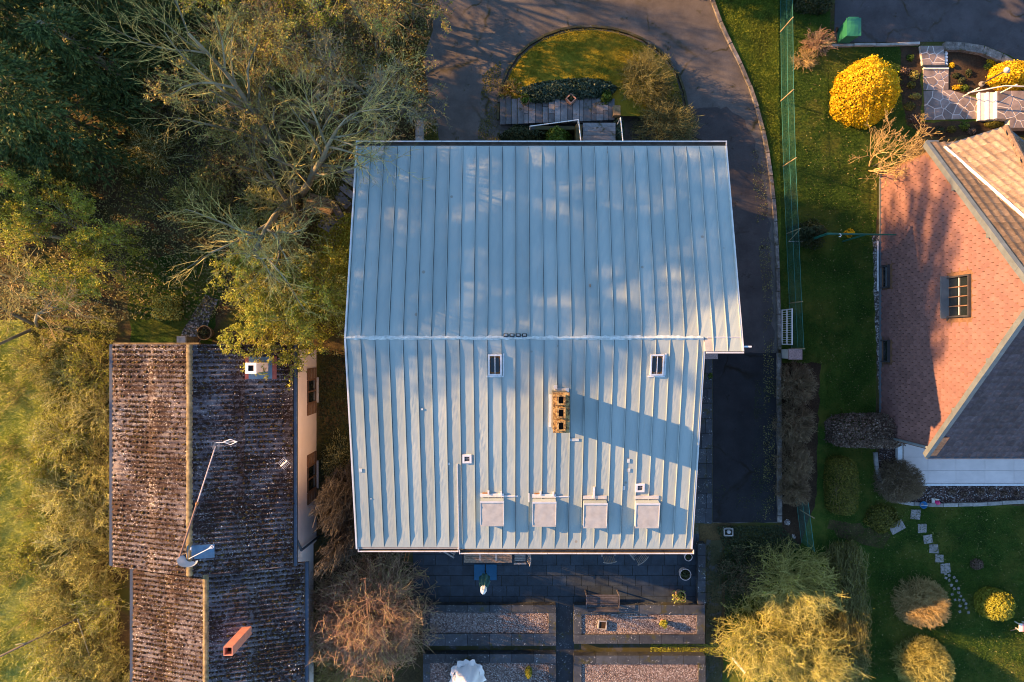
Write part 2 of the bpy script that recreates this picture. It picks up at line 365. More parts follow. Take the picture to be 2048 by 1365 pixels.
# plants
twigmat('bark_grey', [(0.2, (0.12,0.10,0.075)), (0.6, (0.24,0.22,0.15)), (0.9, (0.34,0.31,0.20))])
twigmat('bark_trunk', [(0.2, (0.10,0.085,0.06)), (0.6, (0.19,0.165,0.12)), (0.9, (0.30,0.27,0.20))])
twigmat('twig_lichen', [(0.15, (0.13,0.095,0.05)), (0.5, (0.32,0.255,0.085)), (0.85, (0.54,0.46,0.17))])
twigmat('twig_grey', [(0.15, (0.035,0.03,0.025)), (0.5, (0.07,0.062,0.052)), (0.85, (0.125,0.112,0.095))])
twigmat('twig_moss', [(0.15, (0.08,0.07,0.03)), (0.5, (0.20,0.17,0.065)), (0.85, (0.34,0.29,0.12))])
twigmat('twig_yellow', [(0.15, (0.18,0.145,0.045)), (0.5, (0.38,0.325,0.095)), (0.85, (0.58,0.51,0.19))])
twigmat('twig_red', [(0.15, (0.17,0.095,0.07)), (0.5, (0.36,0.225,0.155)), (0.85, (0.50,0.42,0.19))])
twigmat('twig_brown', [(0.15, (0.10,0.075,0.045)), (0.5, (0.20,0.145,0.085)), (0.85, (0.32,0.25,0.15))])
twigmat('twig_gold', [(0.15, (0.24,0.16,0.06)), (0.5, (0.44,0.32,0.13)), (0.85, (0.58,0.46,0.22))])
twigmat('twig_olive', [(0.15, (0.16,0.13,0.05)), (0.5, (0.45,0.39,0.16)), (0.85, (0.68,0.61,0.32))])
leafmat('needle', [(0.1, (0.024,0.046,0.016)), (0.45, (0.062,0.108,0.030)), (0.7, (0.115,0.165,0.042)), (0.95, (0.26,0.26,0.07))], 0.15)
leafmat('leaf_rust', [(0.1, (0.11,0.075,0.03)), (0.4, (0.25,0.19,0.065)), (0.65, (0.37,0.31,0.09)), (0.9, (0.36,0.34,0.06))], 0.3)
leafmat('leaf_yellowgreen', [(0.1, (0.10,0.10,0.014)), (0.45, (0.27,0.26,0.03)), (0.7, (0.42,0.39,0.05)), (0.95, (0.56,0.49,0.10))], 0.35)
leafmat('leaf_olive', [(0.1, (0.09,0.09,0.018)), (0.45, (0.27,0.245,0.05)), (0.7, (0.45,0.40,0.10)), (0.95, (0.62,0.54,0.20))], 0.3)
leafmat('leaf_forsythia', [(0.05, (0.30,0.19,0.008)), (0.4, (0.60,0.40,0.010)), (0.75, (0.78,0.56,0.015)), (0.95, (0.80,0.64,0.05))], 0.3)
leafmat('leaf_ivy', [(0.1, (0.012,0.028,0.018)), (0.5, (0.035,0.066,0.040)), (0.8, (0.07,0.105,0.06)), (0.95, (0.22,0.23,0.16))], 0.15, 0.4)
leafmat('leaf_green', [(0.1, (0.03,0.055,0.008)), (0.5, (0.085,0.125,0.014)), (0.9, (0.18,0.22,0.03))], 0.3)
leafmat('leaf_dark', [(0.1, (0.012,0.022,0.010)), (0.5, (0.032,0.048,0.018)), (0.85, (0.075,0.085,0.03)), (0.97, (0.2,0.15,0.09))], 0.2)
leafmat('leaf_box', [(0.1, (0.14,0.14,0.016)), (0.5, (0.28,0.25,0.03)), (0.9, (0.40,0.35,0.05))], 0.3)
leafmat('leaf_beech', [(0.1, (0.05,0.035,0.028)), (0.5, (0.15,0.10,0.075)), (0.8, (0.28,0.21,0.16)), (0.95, (0.42,0.35,0.29))], 0.25)
leafmat('leaf_moss', [(0.1, (0.05,0.05,0.010)), (0.5, (0.12,0.105,0.018)), (0.9, (0.24,0.19,0.03))], 0.3)
leafmat('leaf_gold_litter', [(0.1, (0.08,0.055,0.022)), (0.5, (0.19,0.145,0.055)), (0.8, (0.32,0.27,0.10)), (0.95, (0.38,0.34,0.14))], 0.2)
leafmat('grass_blade', [(0.1, (0.020,0.044,0.007)), (0.5, (0.050,0.092,0.012)), (0.9, (0.11,0.15,0.022))], 0.3)
leafmat('grass_bright', [(0.1, (0.06,0.085,0.010)), (0.5, (0.19,0.23,0.024)), (0.9, (0.38,0.37,0.055))], 0.35)
leafmat('grass_gold', [(0.1, (0.10,0.095,0.010)), (0.5, (0.29,0.23,0.020)), (0.9, (0.50,0.37,0.045))], 0.35)
leafmat('grass_meadow', [(0.1, (0.22,0.24,0.04)), (0.5, (0.46,0.43,0.10)), (0.9, (0.66,0.58,0.24))], 0.35)
# ================================================================== GROUND
kind(MB().add([(-400,-400,0),(400,-400,0),(400,400,0),(-400,400,0)], [(0,1,2,3)]).build('ground', 'litter'), 'structure')
# meadow on the west side
sheet('meadow', pp([(-900,640),(40,640),(110,760),(60,900),(95,1050),(70,1200),(110,1300),(100,1900),(-900,1900)]), 0.004, 'meadow', jag=0.06, seed=3)
sheet('moss_path', pp([(640,430),(706,425),(700,640),(655,640),(630,540)]), 0.004, 'moss_lawn', jag=0.06, seed=4)
sheet('west_lawn', pp([(250,520),(440,500),(450,560),(420,690),(265,690)]), 0.004, 'lawn', jag=0.08, seed=5)
sheet('gravel_path', pp([(352,690),(398,690),(420,640),(436,600),(412,590),(385,628)]), 0.009, 'pebble', jag=0.03, seed=6)
# driveway
KR = smoothline([(1398,-90),(1425,10),(1452,75),(1484,140),(1508,205),(1527,280),(1541,370),(1549,470),(1553,580),(1556,700)], 4)      # kerb on the right
drive = [(862,-90)] + KR + [(1556,1046),(1424,1046),(1400,640),(1300,560),(1000,330),(846,330),(846,240),(858,190),(846,120),(866,60)]
sheet('driveway', pp(drive), 0.008, 'asphalt', jag=0.02, seed=7)
sheet('drive_shade', pp([(1456,215),(1490,240),(1512,300),(1532,380),(1540,470),(1545,600),(1546,712),(1380,712),(1380,215)]), 0.010, 'asphalt_shaded', jag=0.10, seed=18)  # darker copy of the driveway surface; the shade beside the house is painted in
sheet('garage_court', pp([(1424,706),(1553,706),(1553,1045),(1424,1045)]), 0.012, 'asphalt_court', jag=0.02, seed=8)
def kerb_row(name, label, line_px, w_px, h, mat, step=0.9, z0=-0.05, group=None, closed=False, seed=0):
    """a row of kerb stones, every stone a part"""
    r = random.Random(seed); pts = [Vector((*P2(a,b,h), 0)) for a, b in line_px]
    t = thing(name, (pts[0].x, pts[0].y, 0), label, 'kerb', group)
    acc = [0.0]
    for a, b in zip(pts[:-1], pts[1:]): acc.append(acc[-1] + (b-a).length)
    def at(s):
        for i in range(len(acc)-1):
            if s <= acc[i+1]: return pts[i] + (pts[i+1]-pts[i])*((s-acc[i])/max(1e-6, acc[i+1]-acc[i]))
        return pts[-1]
    wd = w_px / F * (H-h) / 2; s = 0.0
    while s < acc[-1]-0.05:
        e = min(s+step, acc[-1]); a = at(s); b = at(e); d = (b-a).normalized(); nrm = Vector((-d.y, d.x, 0)); g = 0.012
        a2 = a + d*g; b2 = b - d*g; dz = r.uniform(-0.012, 0.012); o_ = nrm*r.uniform(-0.008,0.008)
        poly = [tuple((a2-nrm*wd+o_)[:2]), tuple((b2-nrm*wd+o_)[:2]), tuple((b2+nrm*wd+o_)[:2]), tuple((a2+nrm*wd+o_)[:2])]
        MB().prism(poly, z0, h+dz, 0.006, r).build('kerb_stone', mat, t); s = e
    return t
kerb_row('driveway_kerb', 'long pale speckled concrete kerb curving along the driveway edge', [(a+4,b) for a,b in KR], 6.5, 0.13, 'kerb_speckled', 0.95, seed=1)
kerb_row('court_kerb', 'straight dark kerb between the shaded court and the bushes', [(1558,706),(1560,880),(1560,1046)], 8, 0.13, 'kerb_speckled', 0.95, seed=2)
# right hand lawns
lawnE = [(a+8,b) for a,b in KR] + [(1566,820),(1566,1075),(1450,1090),(1450,1240),(1440,1500),(2300,1500),(2300,1012),(1810,1012),(1770,985),(1752,930),(1752,480),(1755,365),(1850,262),(2300,262),(2300,90),(1668,92),(1660,60),(1665,-90)]
sheet('lawn', pp(lawnE), 0.004, 'lawn', jag=0.02, seed=9)
sheet('verge_lawn', pp([(a+9,b) for a,b in KR[:30]]+[(1562,470),(1558,200),(1556,-90)]), 0.008, 'lawn_bright', jag=0.02, seed=19)
sheet('shrub_soil', pp([(1562,726),(1640,726),(1632,1000),(1600,1090),(1562,1080)]), 0.008, 'soil', jag=0.05, seed=10)
sheet('worn_soil', pp([(1660,1040),(1720,1050),(1780,1072),(1770,1092),(1700,1085),(1650,1060)]), 0.008, 'litter', jag=0.12, seed=11)
# north-east: court of the neighbour, beds, crazy paving
sheet('neighbour_court', pp([(1672,-120),(2400,-120),(2400,140),(2062,140),(2020,112),(1970,92),(1890,84),(1690,86),(1668,80)]), 0.010, 'asphalt_dark')
sheet('flower_bed', pp([(1893,100),(1960,106),(2010,128),(2060,160),(2300,170),(2300,186),(1930,192),(1893,180)]), 0.010, 'soil', jag=0.03, seed=12)
sheet('border_bed', pp([(1800,95),(1842,92),(1842,245),(1960,243),(2300,238),(2300,262),(1850,275),(1812,250),(1800,180)]), 0.009, 'soil', jag=0.05, seed=13)
sheet('pebble_strip', pp([(1744,470),(1764,470),(1766,820),(1758,800),(1750,640)]), 0.008, 'pebble', jag=0.03, seed=14)
sheet('gravel_bed', pp([(1800,965),(2300,965),(2300,1006),(1860,1008),(1800,1004),(1765,975),(1755,920),(1760,880),(1800,880)]), 0.012, 'gravel_red', jag=0.02, seed=15)
kerb_row('bed_kerb', 'curved grey stone edging round the reddish gravel bed', smoothline([(1752,905),(1757,950),(1772,985),(1800,1004),(1850,1010),(1940,1010),(2060,1004),(2200,1002)], 4), 7, 0.12, 'concrete', 0.6, seed=3)
kerb_row('court_edge', 'thin straight concrete edging between dark asphalt and the lawn', [(1664,90),(1760,89),(1842,86)], 5, 0.14, 'concrete', 0.9, seed=4)
kerb_row('curved_wall_kerb', 'broad curved granite kerb bordering the planted bed', smoothline([(1890,92),(1930,93),(1970,100),(2005,115),(2038,136),(2075,160)], 4), 16, 0.22, 'kerb_speckled', 0.8, seed=5)

# ------------------------------------------------------------------ island lawn (a low mound)
def island():
    e = smoothline([(1000,236),(1004,190),(1016,150),(1042,110),(1082,80),(1130,63),(1180,58),(1232,64),(1285,84),(1325,115),(1352,152),(1366,195),(1372,240)], 5)
    e = pp(e); c = P2(1190, 245); rings = 14; V = []; Fc = []; n = len(e); r = random.Random(5)
    for k in range(rings+1):
        t = k/rings; z = 0.10 + 0.62*(1-(1-t)**2) * (1 if k else 1)
        for x, y in e:
            V.append((x+(c[0]-x)*t*0.96, y+(c[1]-y)*t*0.96, z*(1 if k else 0.0)-(0.05 if not k else 0) + r.uniform(-0.012,0.012)))
    for k in range(rings):
        for i in range(n-1): Fc.append((k*n+i, (k+1)*n+i, (k+1)*n+i+1, k*n+i+1))
    o = MB().add(V, [f[::-1] for f in Fc]).build('island_lawn', 'moss_lawn', smooth=True); kind(o, 'structure')
    kerb_row('island_kerb', 'low mossy kerb ringing the rounded lawn island', smoothline([(996,240),(999,190),(1011,147),(1038,106),(1080,75),(1130,57),(1180,52),(1234,58),(1289,79),(1330,111),(1358,149),(1372,195),(1380,250)], 4), 4.5, 0.11, 'slate_mossy', 0.7, seed=6)
    return [(x+(c[0]-x)*t, y+(c[1]-y)*t, 0.10+0.62*(1-(1-t)**2)) for t in (0.03,) for x, y in e], e, c
_, ISL, ISC = island()

# ------------------------------------------------------------------ slate stairs in front of the house
st = thing('slate_stairs', (*P2(1110,225), 0), 'blue grey slate stairs and landing beside the ivy hedge', 'stairs')
rs = random.Random(3)
xs = [1000,1012,1023,1035,1048,1057,1071,1085,1097,1109,1121,1135,1145,1159,1167,1182,1192,1206,1216,1229]
z = 0.0
for i in range(len(xs)-1):
    z += (0.10 if i < 5 else (0.0 if i < 7 else (0.10 if i < 10 else 0.0)))
    x0, x1 = xs[i], xs[i+1]; top = 197 + rs.uniform(-3,3); bot = 250 - (i*0.5)
    a = P2(x0+0.4, top, z); b = P2(x1-0.4, bot, z)
    cut = P2(0, rs.choice([215,222,228,235]), z)[1] if i > 3 and rs.random() < 0.55 else None
    segs = [(a[1], b[1])] if cut is None else [(a[1], cut+0.008), (cut-0.008, b[1])]
    for y1, y0 in segs:
        MB().prism([(a[0],y0),(b[0],y0),(b[0],y1),(a[0],y1)], max(0, z-0.14)-0.05, z+0.06+rs.uniform(-0.006,0.006), 0.004, rs).build('tread', 'slate_tread', st)
ZL = z + 0.06
for i in range(6):
    zz = ZL + 0.13*(i+1); y1 = P2(0, 246+i*8.6, zz)[1]; y0 = P2(0, 246+(i+1)*8.6, zz)[1]
    a = P2(1166,0,zz)[0]; b = P2(1231,0,zz)[0]
    MB().box(a, b, y0+0.006, y1, ZL-0.1, zz).build('tread', 'slate_tread', st)
a = P(1150,250,ZL); b = P(1164,296,ZL+0.4)
MB().box(a[0], b[0], b[1], a[1]-0.1, 0, ZL+0.35).build('cheek_wall', 'slate_mossy', st)
MB().box(P2(1062,0,0.9)[0], P2(1150,0,0.9)[0], P2(0,258,0.9)[1], P2(0,251,0.9)[1], 0, 0.80).build('cheek_wall', 'slate_mossy', st)
a = P2(1227,211,ZL+0.3); b = P2(1241,231,ZL+0.3)
MB().box(a[0], b[0], b[1], a[1], 0, ZL+0.3).build('pier', 'old_wood', st)
# handrails
def rail(name, label, pts, posts, r=0.022, mat='white_metal'):
    t = thing(name, posts[0], label, 'handrail'); MB().path(pts, r, 6).build('rail', mat, t)
    for q in posts:
        top = min(pts, key=lambda p: hypot(p[0]-q[0], p[1]-q[1])); MB().tube(q, (q[0], q[1], top[2]), r*0.9, None, 6).build('post', mat, t)
    return t
zr = ZL + 0.9
pA, pB, pC = P(1060,253,zr-0.35), P(1157,240,zr), P(1163,294,zr+0.75)
rail('stair_handrail', 'thin pale metal handrail bending round the slate landing', [pA, pB, pC], [(pA[0],pA[1],0.3), (pB[0],pB[1],ZL-0.1), (pC[0],pC[1]+0.1,ZL)])
pA, pB = P(1241,236,zr), P(1247,294,zr+0.75)
rail('ivy_handrail', 'straight pale metal handrail over the ivy by the steps', [pA, pB], [(pA[0],pA[1],ZL-0.3), (pB[0],pB[1]+0.1,ZL)])
# concrete garden wall left of the driveway arm
gw = thing('garden_wall', (*P2(838,270), 0), 'low concrete wall of stacked blocks beside the driveway arm', 'wall')
for k in range(4):
    a = P2(831, 240+k*16, 0.55); b = P2(845, 255.5+k*16, 0.55)
    MB().box(a[0], b[0], b[1], a[1], 0, 0.55+0.01*(k%2)).build('block', 'concrete', gw)
# slabs of the west path
for (x,y,w_,h_,a_) in [(752,266,30,13,-20),(745,283,28,12,-25),(738,297,26,10,-10),(706,345,30,12,-28),(700,363,34,14,-32),(694,383,32,13,-40),(688,402,34,16,-45),(676,424,28,15,-60),(662,440,24,17,-50),(650,452,26,16,-30)]:
    c = P2(x,y); d = Vector((cos(radians(a_)), sin(radians(a_)), 0)); e = Vector((-d.y, d.x, 0)); k_ = H/F/2; r = random.Random(x)
    po = [(c[0]+d.x*i*w_*k_*r.uniform(.85,1.1)+e.x*j*h_*k_*r.uniform(.85,1.1), c[1]+d.y*i*w_*k_+e.y*j*h_*k_) for i,j in ((-1,-1),(1,-1),(1,1),(-1,1))]
    o = MB().prism(po, -0.02, 0.07).build('stone_slab', 'slate_tread'); tag(o, 'grey slate slab of the stepped path along the west side of the metal roofed house', 'stone slab', 'slabs of the west path')

# ------------------------------------------------------------------ south terrace and gravel beds
def tiles(name, x0, x1, y0, y1, w0, w1, rows, z, mat, parent, seed, gap=0.008):
    r = random.Random(seed); hgt = (y1-y0)/rows; n = 0
    for k in range(rows):
        x = x0 - r.uniform(0, w0*0.7)
        while x < x1-0.04:
            wd = r.uniform(w0, w1); a = max(x, x0); b = min(x+wd, x1); x += wd
            if x1-b < 0.12: b = x1; x = x1
            if b-a < 0.05: continue
            MB().box(a+gap, b-gap, y0+k*hgt+gap, y0+(k+1)*hgt-gap, -0.04, z+r.uniform(-0.004,0.004)).build(name, mat, parent); n += 1
    return n
tl = P2(826,1090); br = P2(1398,1213)
te = kind(MB().box(tl[0]-0.5, br[0], br[1], tl[1]+1.4, -0.05, 0.012).build('terrace', 'slate_mossy'), 'structure')
tiles('paving_tile', tl[0], br[0], br[1], tl[1]+0.45, 0.50, 0.62, 7, 0.04, 'slate', te, 4)
def bed(label, x0, y0, x1, y1, gx0, gy0, gx1, gy1, h=0.38, seed=0):
    """rectangular planter: coping stones round a sheet of gravel, pixel edges"""
    a = P2(x0,y0,h); b = P2(x1,y1,h); c = P2(gx0,gy0,h); d = P2(gx1,gy1,h); r = random.Random(seed)
    t = thing('gravel_bed_planter', ((a[0]+b[0])/2,(a[1]+b[1])/2,0), label, 'planter')
    MB().box(c[0]-0.03, d[0]+0.03, d[1]-0.03, c[1]+0.03, 0, h-0.06).build('gravel_fill', 'gravel', t)
    def row(xa, xb, ya, yb, horiz):
        L = (xb-xa) if horiz else (yb-ya); n = max(1, round(L/0.95))
        for i in range(n):
            u0, u1 = i/n*L+0.006, (i+1)/n*L-0.006; zz = h + r.uniform(-0.008, 0.008)
            if horiz: MB().box(xa+u0, xa+u1, ya, yb, 0, zz).build('coping_stone', 'slate_speckled', t)
            else: MB().box(xa, xb, ya+u0, ya+u1, 0, zz).build('coping_stone', 'slate_speckled', t)
    row(a[0], b[0], c[1]+0.004, a[1], True); row(a[0], b[0], b[1], d[1]-0.004, True)
    row(a[0], c[0]-0.004, d[1], c[1], False); row(d[0]+0.004, b[0], d[1], c[1], False)
    return t
bed('upper gravel bed with slate coping beside the red twigged shrub', 846,1211,1112,1292, 860,1226,1097,1268, seed=1)
bed('upper gravel bed with slate coping behind the slatted bench', 1148,1211,1410,1288, 1163,1229,1394,1270, seed=2)
bed('lower gravel bed holding the white draped parasol', 846,1309,1112,1420, 860,1327,1097,1405, seed=3)
bed('lower gravel bed across the walkway from the white parasol', 1148,1312,1411,1420, 1163,1329,1397,1405, seed=4)
sheet('walkway', pp([(1112,1211),(1148,1211),(1148,1700),(1112,1700)]), 0.006, 'slate_speckled')
sheet('bed_gap', pp([(846,1292),(1112,1292),(1112,1309),(846,1309)]), 0.008, 'slate_mossy')
sheet('bed_gap_east', pp([(1148,1288),(1440,1288),(1440,1312),(1148,1312)]), 0.008, 'slate_mossy')
sheet('damp_path', pp([(1412,1080),(1444,1080),(1444,1700),(1412,1700)]), 0.010, 'slate_mossy', jag=0.03, seed=2)
# dark coping wall east of the terrace + slate apron by the house
wl = thing('terrace_wall', (*P2(1402,1150), 0), 'long dark slate coping with white specks beside the flower pots', 'wall')
for k in range(5):
    a = P2(1396, 1088+k*24.4, 0.4); b = P2(1411, 1111.6+k*24.4, 0.4); MB().box(a[0], b[0], b[1], a[1], 0, 0.40+0.006*(k%3)).build('coping_stone', 'slate_speckled', wl)
ap = kind(MB().box(P2(1386,0)[0], P2(1425,0)[0], P2(0,1048)[1], P2(0,716)[1], -0.05, 0.02).build('slate_apron', 'slate_mossy'), 'structure')
tiles('paving_slab', P2(1386,0)[0], P2(1424,0)[0], P2(0,1046)[1], P2(0,718)[1], 0.7, 0.8, 11, 0.06, 'slate_speckled', ap, 9)
mp = thing('stone_pier', (*P2(1421,711), 0), 'short lichen stained stone pier under the roof corner', 'pier')
a = P2(1409,702,2.0); b = P2(1434,717,2.0); MB().box(a[0]-0.5, b[0], b[1], a[1]+0.8, 0, 1.9).build('shaft', 'slate_mossy', mp); MB().box(a[0]-0.54, b[0]+0.03, b[1]-0.03, a[1]+0.84, 1.903, 2.0).build('cap', 'granite_pink', mp)

# ------------------------------------------------------------------ crazy paving
def clip(poly, p, n):
    out = []
    for i in range(len(poly)):
        a, b = poly[i], poly[(i+1)%len(poly)]
        da = (a[0]-p[0])*n[0]+(a[1]-p[1])*n[1]; db = (b[0]-p[0])*n[0]+(b[1]-p[1])*n[1]
        if da <= 0: out.append(a)
        if (da < 0 < db) or (db < 0 < da):
            t = da/(da-db); out.append((a[0]+(b[0]-a[0])*t, a[1]+(b[1]-a[1])*t))
    return out
def crazy(label, poly_px, z, size, seed, base_z=0.0, gap=0.024, mat='flagstone', nm='crazy_paving', knd=True):
    poly = pp(poly_px, z); r = random.Random(seed)
    xs_ = [p[0] for p in poly]; ys_ = [p[1] for p in poly]
    area = abs(sum(poly[i][0]*poly[(i+1)%len(poly)][1]-poly[(i+1)%len(poly)][0]*poly[i][1] for i in range(len(poly))))/2
    want = max(3, int(area/size**2)); pts = []; tries = 0
    while len(pts) < want and tries < 4000:
        tries += 1; q = (r.uniform(min(xs_),max(xs_)), r.uniform(min(ys_),max(ys_)))
        if inpoly(*q, poly) and all(hypot(q[0]-s[0],q[1]-s[1]) > size*0.55 for s in pts): pts.append(q)
    base = MB().prism(poly, base_z-0.05, z-0.012).build(nm, 'mortar'); kind(base, 'structure')
    for i, q in enumerate(pts):
        c = list(poly)
        for j, s in enumerate(pts):
            if i == j: continue
            d = (s[0]-q[0], s[1]-q[1]); L = hypot(*d); n = (d[0]/L, d[1]/L)
            c = clip(c, ((q[0]+s[0])/2-n[0]*gap, (q[1]+s[1])/2-n[1]*gap), n)
            if len(c) < 3: break
        if len(c) < 3: continue
        MB().prism(c, z-0.03, z+r.uniform(-0.003,0.006), 0.003, r).build('flagstone', mat, base)
    return base
crazy('', [(1841,92),(1888,92),(1890,130),(1846,130)], 0.15, 0.27, 1)
crazy('', [(1847,139),(1897,139),(1897,180),(1848,180)], 0.05, 0.25, 2)
crazy('', [(1848,182),(1900,180),(1958,198),(1958,238),(1850,240)], 0.04, 0.34, 3, nm='paved_landing')
crazy('', [(1996,182),(2300,182),(2300,256),(2020,256),(2020,238),(1996,238)], 0.45, 0.34, 4, nm='upper_paving')
gs = thing('garden_step', (*P2(1871,134), 0), 'pale edged garden step between two crazy paved landings', 'step')
a = P2(1846,130,0.11); b = P2(1893,134,0.11); MB().box(a[0], b[0], b[1], a[1], 0, 0.145).build('riser', 'slate', gs)
a = P2(1848,134.5,0.1); b = P2(1898,138.5,0.1); MB().box(a[0], b[0], b[1], a[1], 0, 0.10).build('tread', 'step_white', gs)
pa = thing('pale_steps', (*P2(1975,212), 0), 'three cream stone steps between the crazy paving', 'steps')
for k in range(3):
    zz = 0.14*(k+1); a = P2(1957+k*17, 186-k*1, zz); b = P2(1974+k*17, 240+1-k*2, zz)
    MB().box(a[0], b[0]-0.004, b[1], a[1], 0, zz).build('tread', 'step_white', pa)
    MB().box(a[0]-0.02, a[0]+0.06, b[1]-0.01, a[1]+0.01, zz+0.002, zz+0.018).build('nosing', 'white_paint', pa)
pA, pB, pC = P(1936,186,1.0), P(2010,172,1.35), P(2120,176,1.4)
rail('garden_handrail', 'cream tubular handrail along the pale garden steps', [pA, pB, pC], [(*P2(1925,194),0), (*P2(2001,186,0.45),0.3), (pC[0],pC[1],0.3)], 0.028, 'step_white')
# white edging pebbles
for k in range(5):
    c = P2(1890.5, 102+k*7.0); r = random.Random(k); mb = MB(); mb.lathe([(0.001,0.10),(0.05,0.09),(0.075,0.05),(0.07,0.0)], (c[0],c[1],0.01), 9)
    tag(mb.build('edging_stone', 'white_paint', smooth=True), 'white rounded edging stone lining the crazy paved path', 'stone', 'white edging stones')
# stepping stones in the lawn
for (x,y,s,a_) in [(1831,1029,23,40),(1844,1057,21,45),(1855,1078,21,52),(1867,1098,21,48),(1878,1117,20,44),(1890,1137,23,50)]:
    c = P2(x,y); k_ = H/F; r = random.Random(x); h2 = s*k_*0.5
    po = [(c[0]+cos(radians(a_+90*j+r.uniform(-7,7)))*h2*1.15, c[1]+sin(radians(a_+90*j+r.uniform(-7,7)))*h2*1.15) for j in range(4)]
    tag(MB().prism(po, -0.02, 0.03).build('stepping_stone', 'path_stone'), 'square pale stepping stone set cornerwise in the shaded lawn', 'stepping stone', 'square stepping stones')
r = random.Random(8)
used_ = []
for k in range(260):
    t = r.random(); x = 1897 + 32*t + r.uniform(-11,9); y = 1148 + 74*t + r.uniform(-4,4); c = P2(x,y)
    if any(hypot(c[0]-q[0], c[1]-q[1]) < 0.165 for q in used_): continue
    used_.append(c); n = r.choice([4,5,5]); a0 = r.uniform(0,6)
    po = [(c[0]+cos(a0+2*pi*j/n)*r.uniform(.055,.082), c[1]+sin(a0+2*pi*j/n)*r.uniform(.055,.082)) for j in range(n)]
    tag(MB().prism(po, -0.02, 0.025).build('path_stone', 'path_stone'), 'small irregular pale stone of the winding lawn path', 'stone', 'irregular path stones')
c = P2(1793,1054); d = Vector((cos(0.5),sin(0.5),0)); e = Vector((-d.y,d.x,0))
tag(MB().obox((c[0],c[1],0.02), d, e, (0,0,1), 0.3, 0.2, 0.03).build('concrete_slab', 'path_stone'), 'pinkish grey slab half covered by a low shrub', 'slab')
# terrace of the neighbour
nt_ = kind(MB().box(P2(1800,0)[0], P2(2300,0)[0], P2(0,968)[1], P2(0,870)[1], 0, 0.12).build('neighbour_terrace', 'mortar'), 'structure')
yb = [968, 942, 914.5, 888, 870]
for j in range(4):
    xx = [1808, 1856, 1912, 1970, 2028, 2086, 2144, 2200, 2300]
    for i in range(len(xx)-1):
        a = P2(xx[i], yb[j], 0.15); b = P2(xx[i+1], yb[j+1], 0.15)
        MB().box(a[0]+0.006, b[0]-0.006, a[1]+0.006, b[1]-0.006, 0.1, 0.15).build('terrace_tile', 'terrace_tile', nt_)
te2 = thing('terrace_edge', (*P2(1900,969), 0), 'white metal trim along the pale terrace edge', 'edging')
a = P2(1796,968.2,0.16); b = P2(2300,972,0.16); MB().box(a[0], b[0], b[1], a[1], 0, 0.17).build('front_trim', 'white_metal', te2)
a = P2(1795,885,0.16); b = P2(1804,967,0.16); MB().box(a[0], b[0], b[1], a[1], 0, 0.18).build('side_trim', 'white_metal', te2)
# ================================================================== MAIN HOUSE (standing seam zinc roof)
EZ, RZ = 5.0, 6.6; NY, RY, SY = 6.58, 0.09, -7.0; WX, EXN, EXS = -5.2, 7.18, 6.02
hs = thing('metal_roof_house', (0.5, 0, 0), 'large house under a blue grey standing seam metal roof', 'house')
wall = MB().box(WX+0.25, EXN-0.3, 0.0, NY-0.4, 0, 4.9).build('wall', 'render_cream', hs)
wall2 = MB().box(WX+0.25, EXS-0.3, SY+0.3, -0.004, 0, 4.9).build('wall', 'render_cream', hs)
sN = (RZ-EZ)/(NY-RY); sS = (RZ-EZ)/(RY-SY)
nN = Vector((0, sN, 1)).normalized(); nS = Vector((0, -sS, 1)).normalized()
zN = lambda y: EZ + (NY-y)*sN
zS = lambda y: EZ + (y-SY)*sS
rf = MB()
T = 0.16
def slab(x0, x1, ya, yb, zf):
    rf.add([(x0,ya,zf(ya)-T),(x1,ya,zf(ya)-T),(x1,yb,zf(yb)-T),(x0,yb,zf(yb)-T),(x0,ya,zf(ya)-.012),(x1,ya,zf(ya)-.012),(x1,yb,zf(yb)-.012),(x0,yb,zf(yb)-.012)],
           [(0,3,2,1),(4,5,6,7),(0,1,5,4),(1,2,6,5),(2,3,7,6),(3,0,4,7)])
slab(WX, EXN, RY, NY, zN); slab(EXS+0.02, EXN, -0.32, RY-0.001, zN); slab(WX, EXS, SY, RY-0.001, zS)
roof = rf.build('roof', 'zinc_dull', hs)
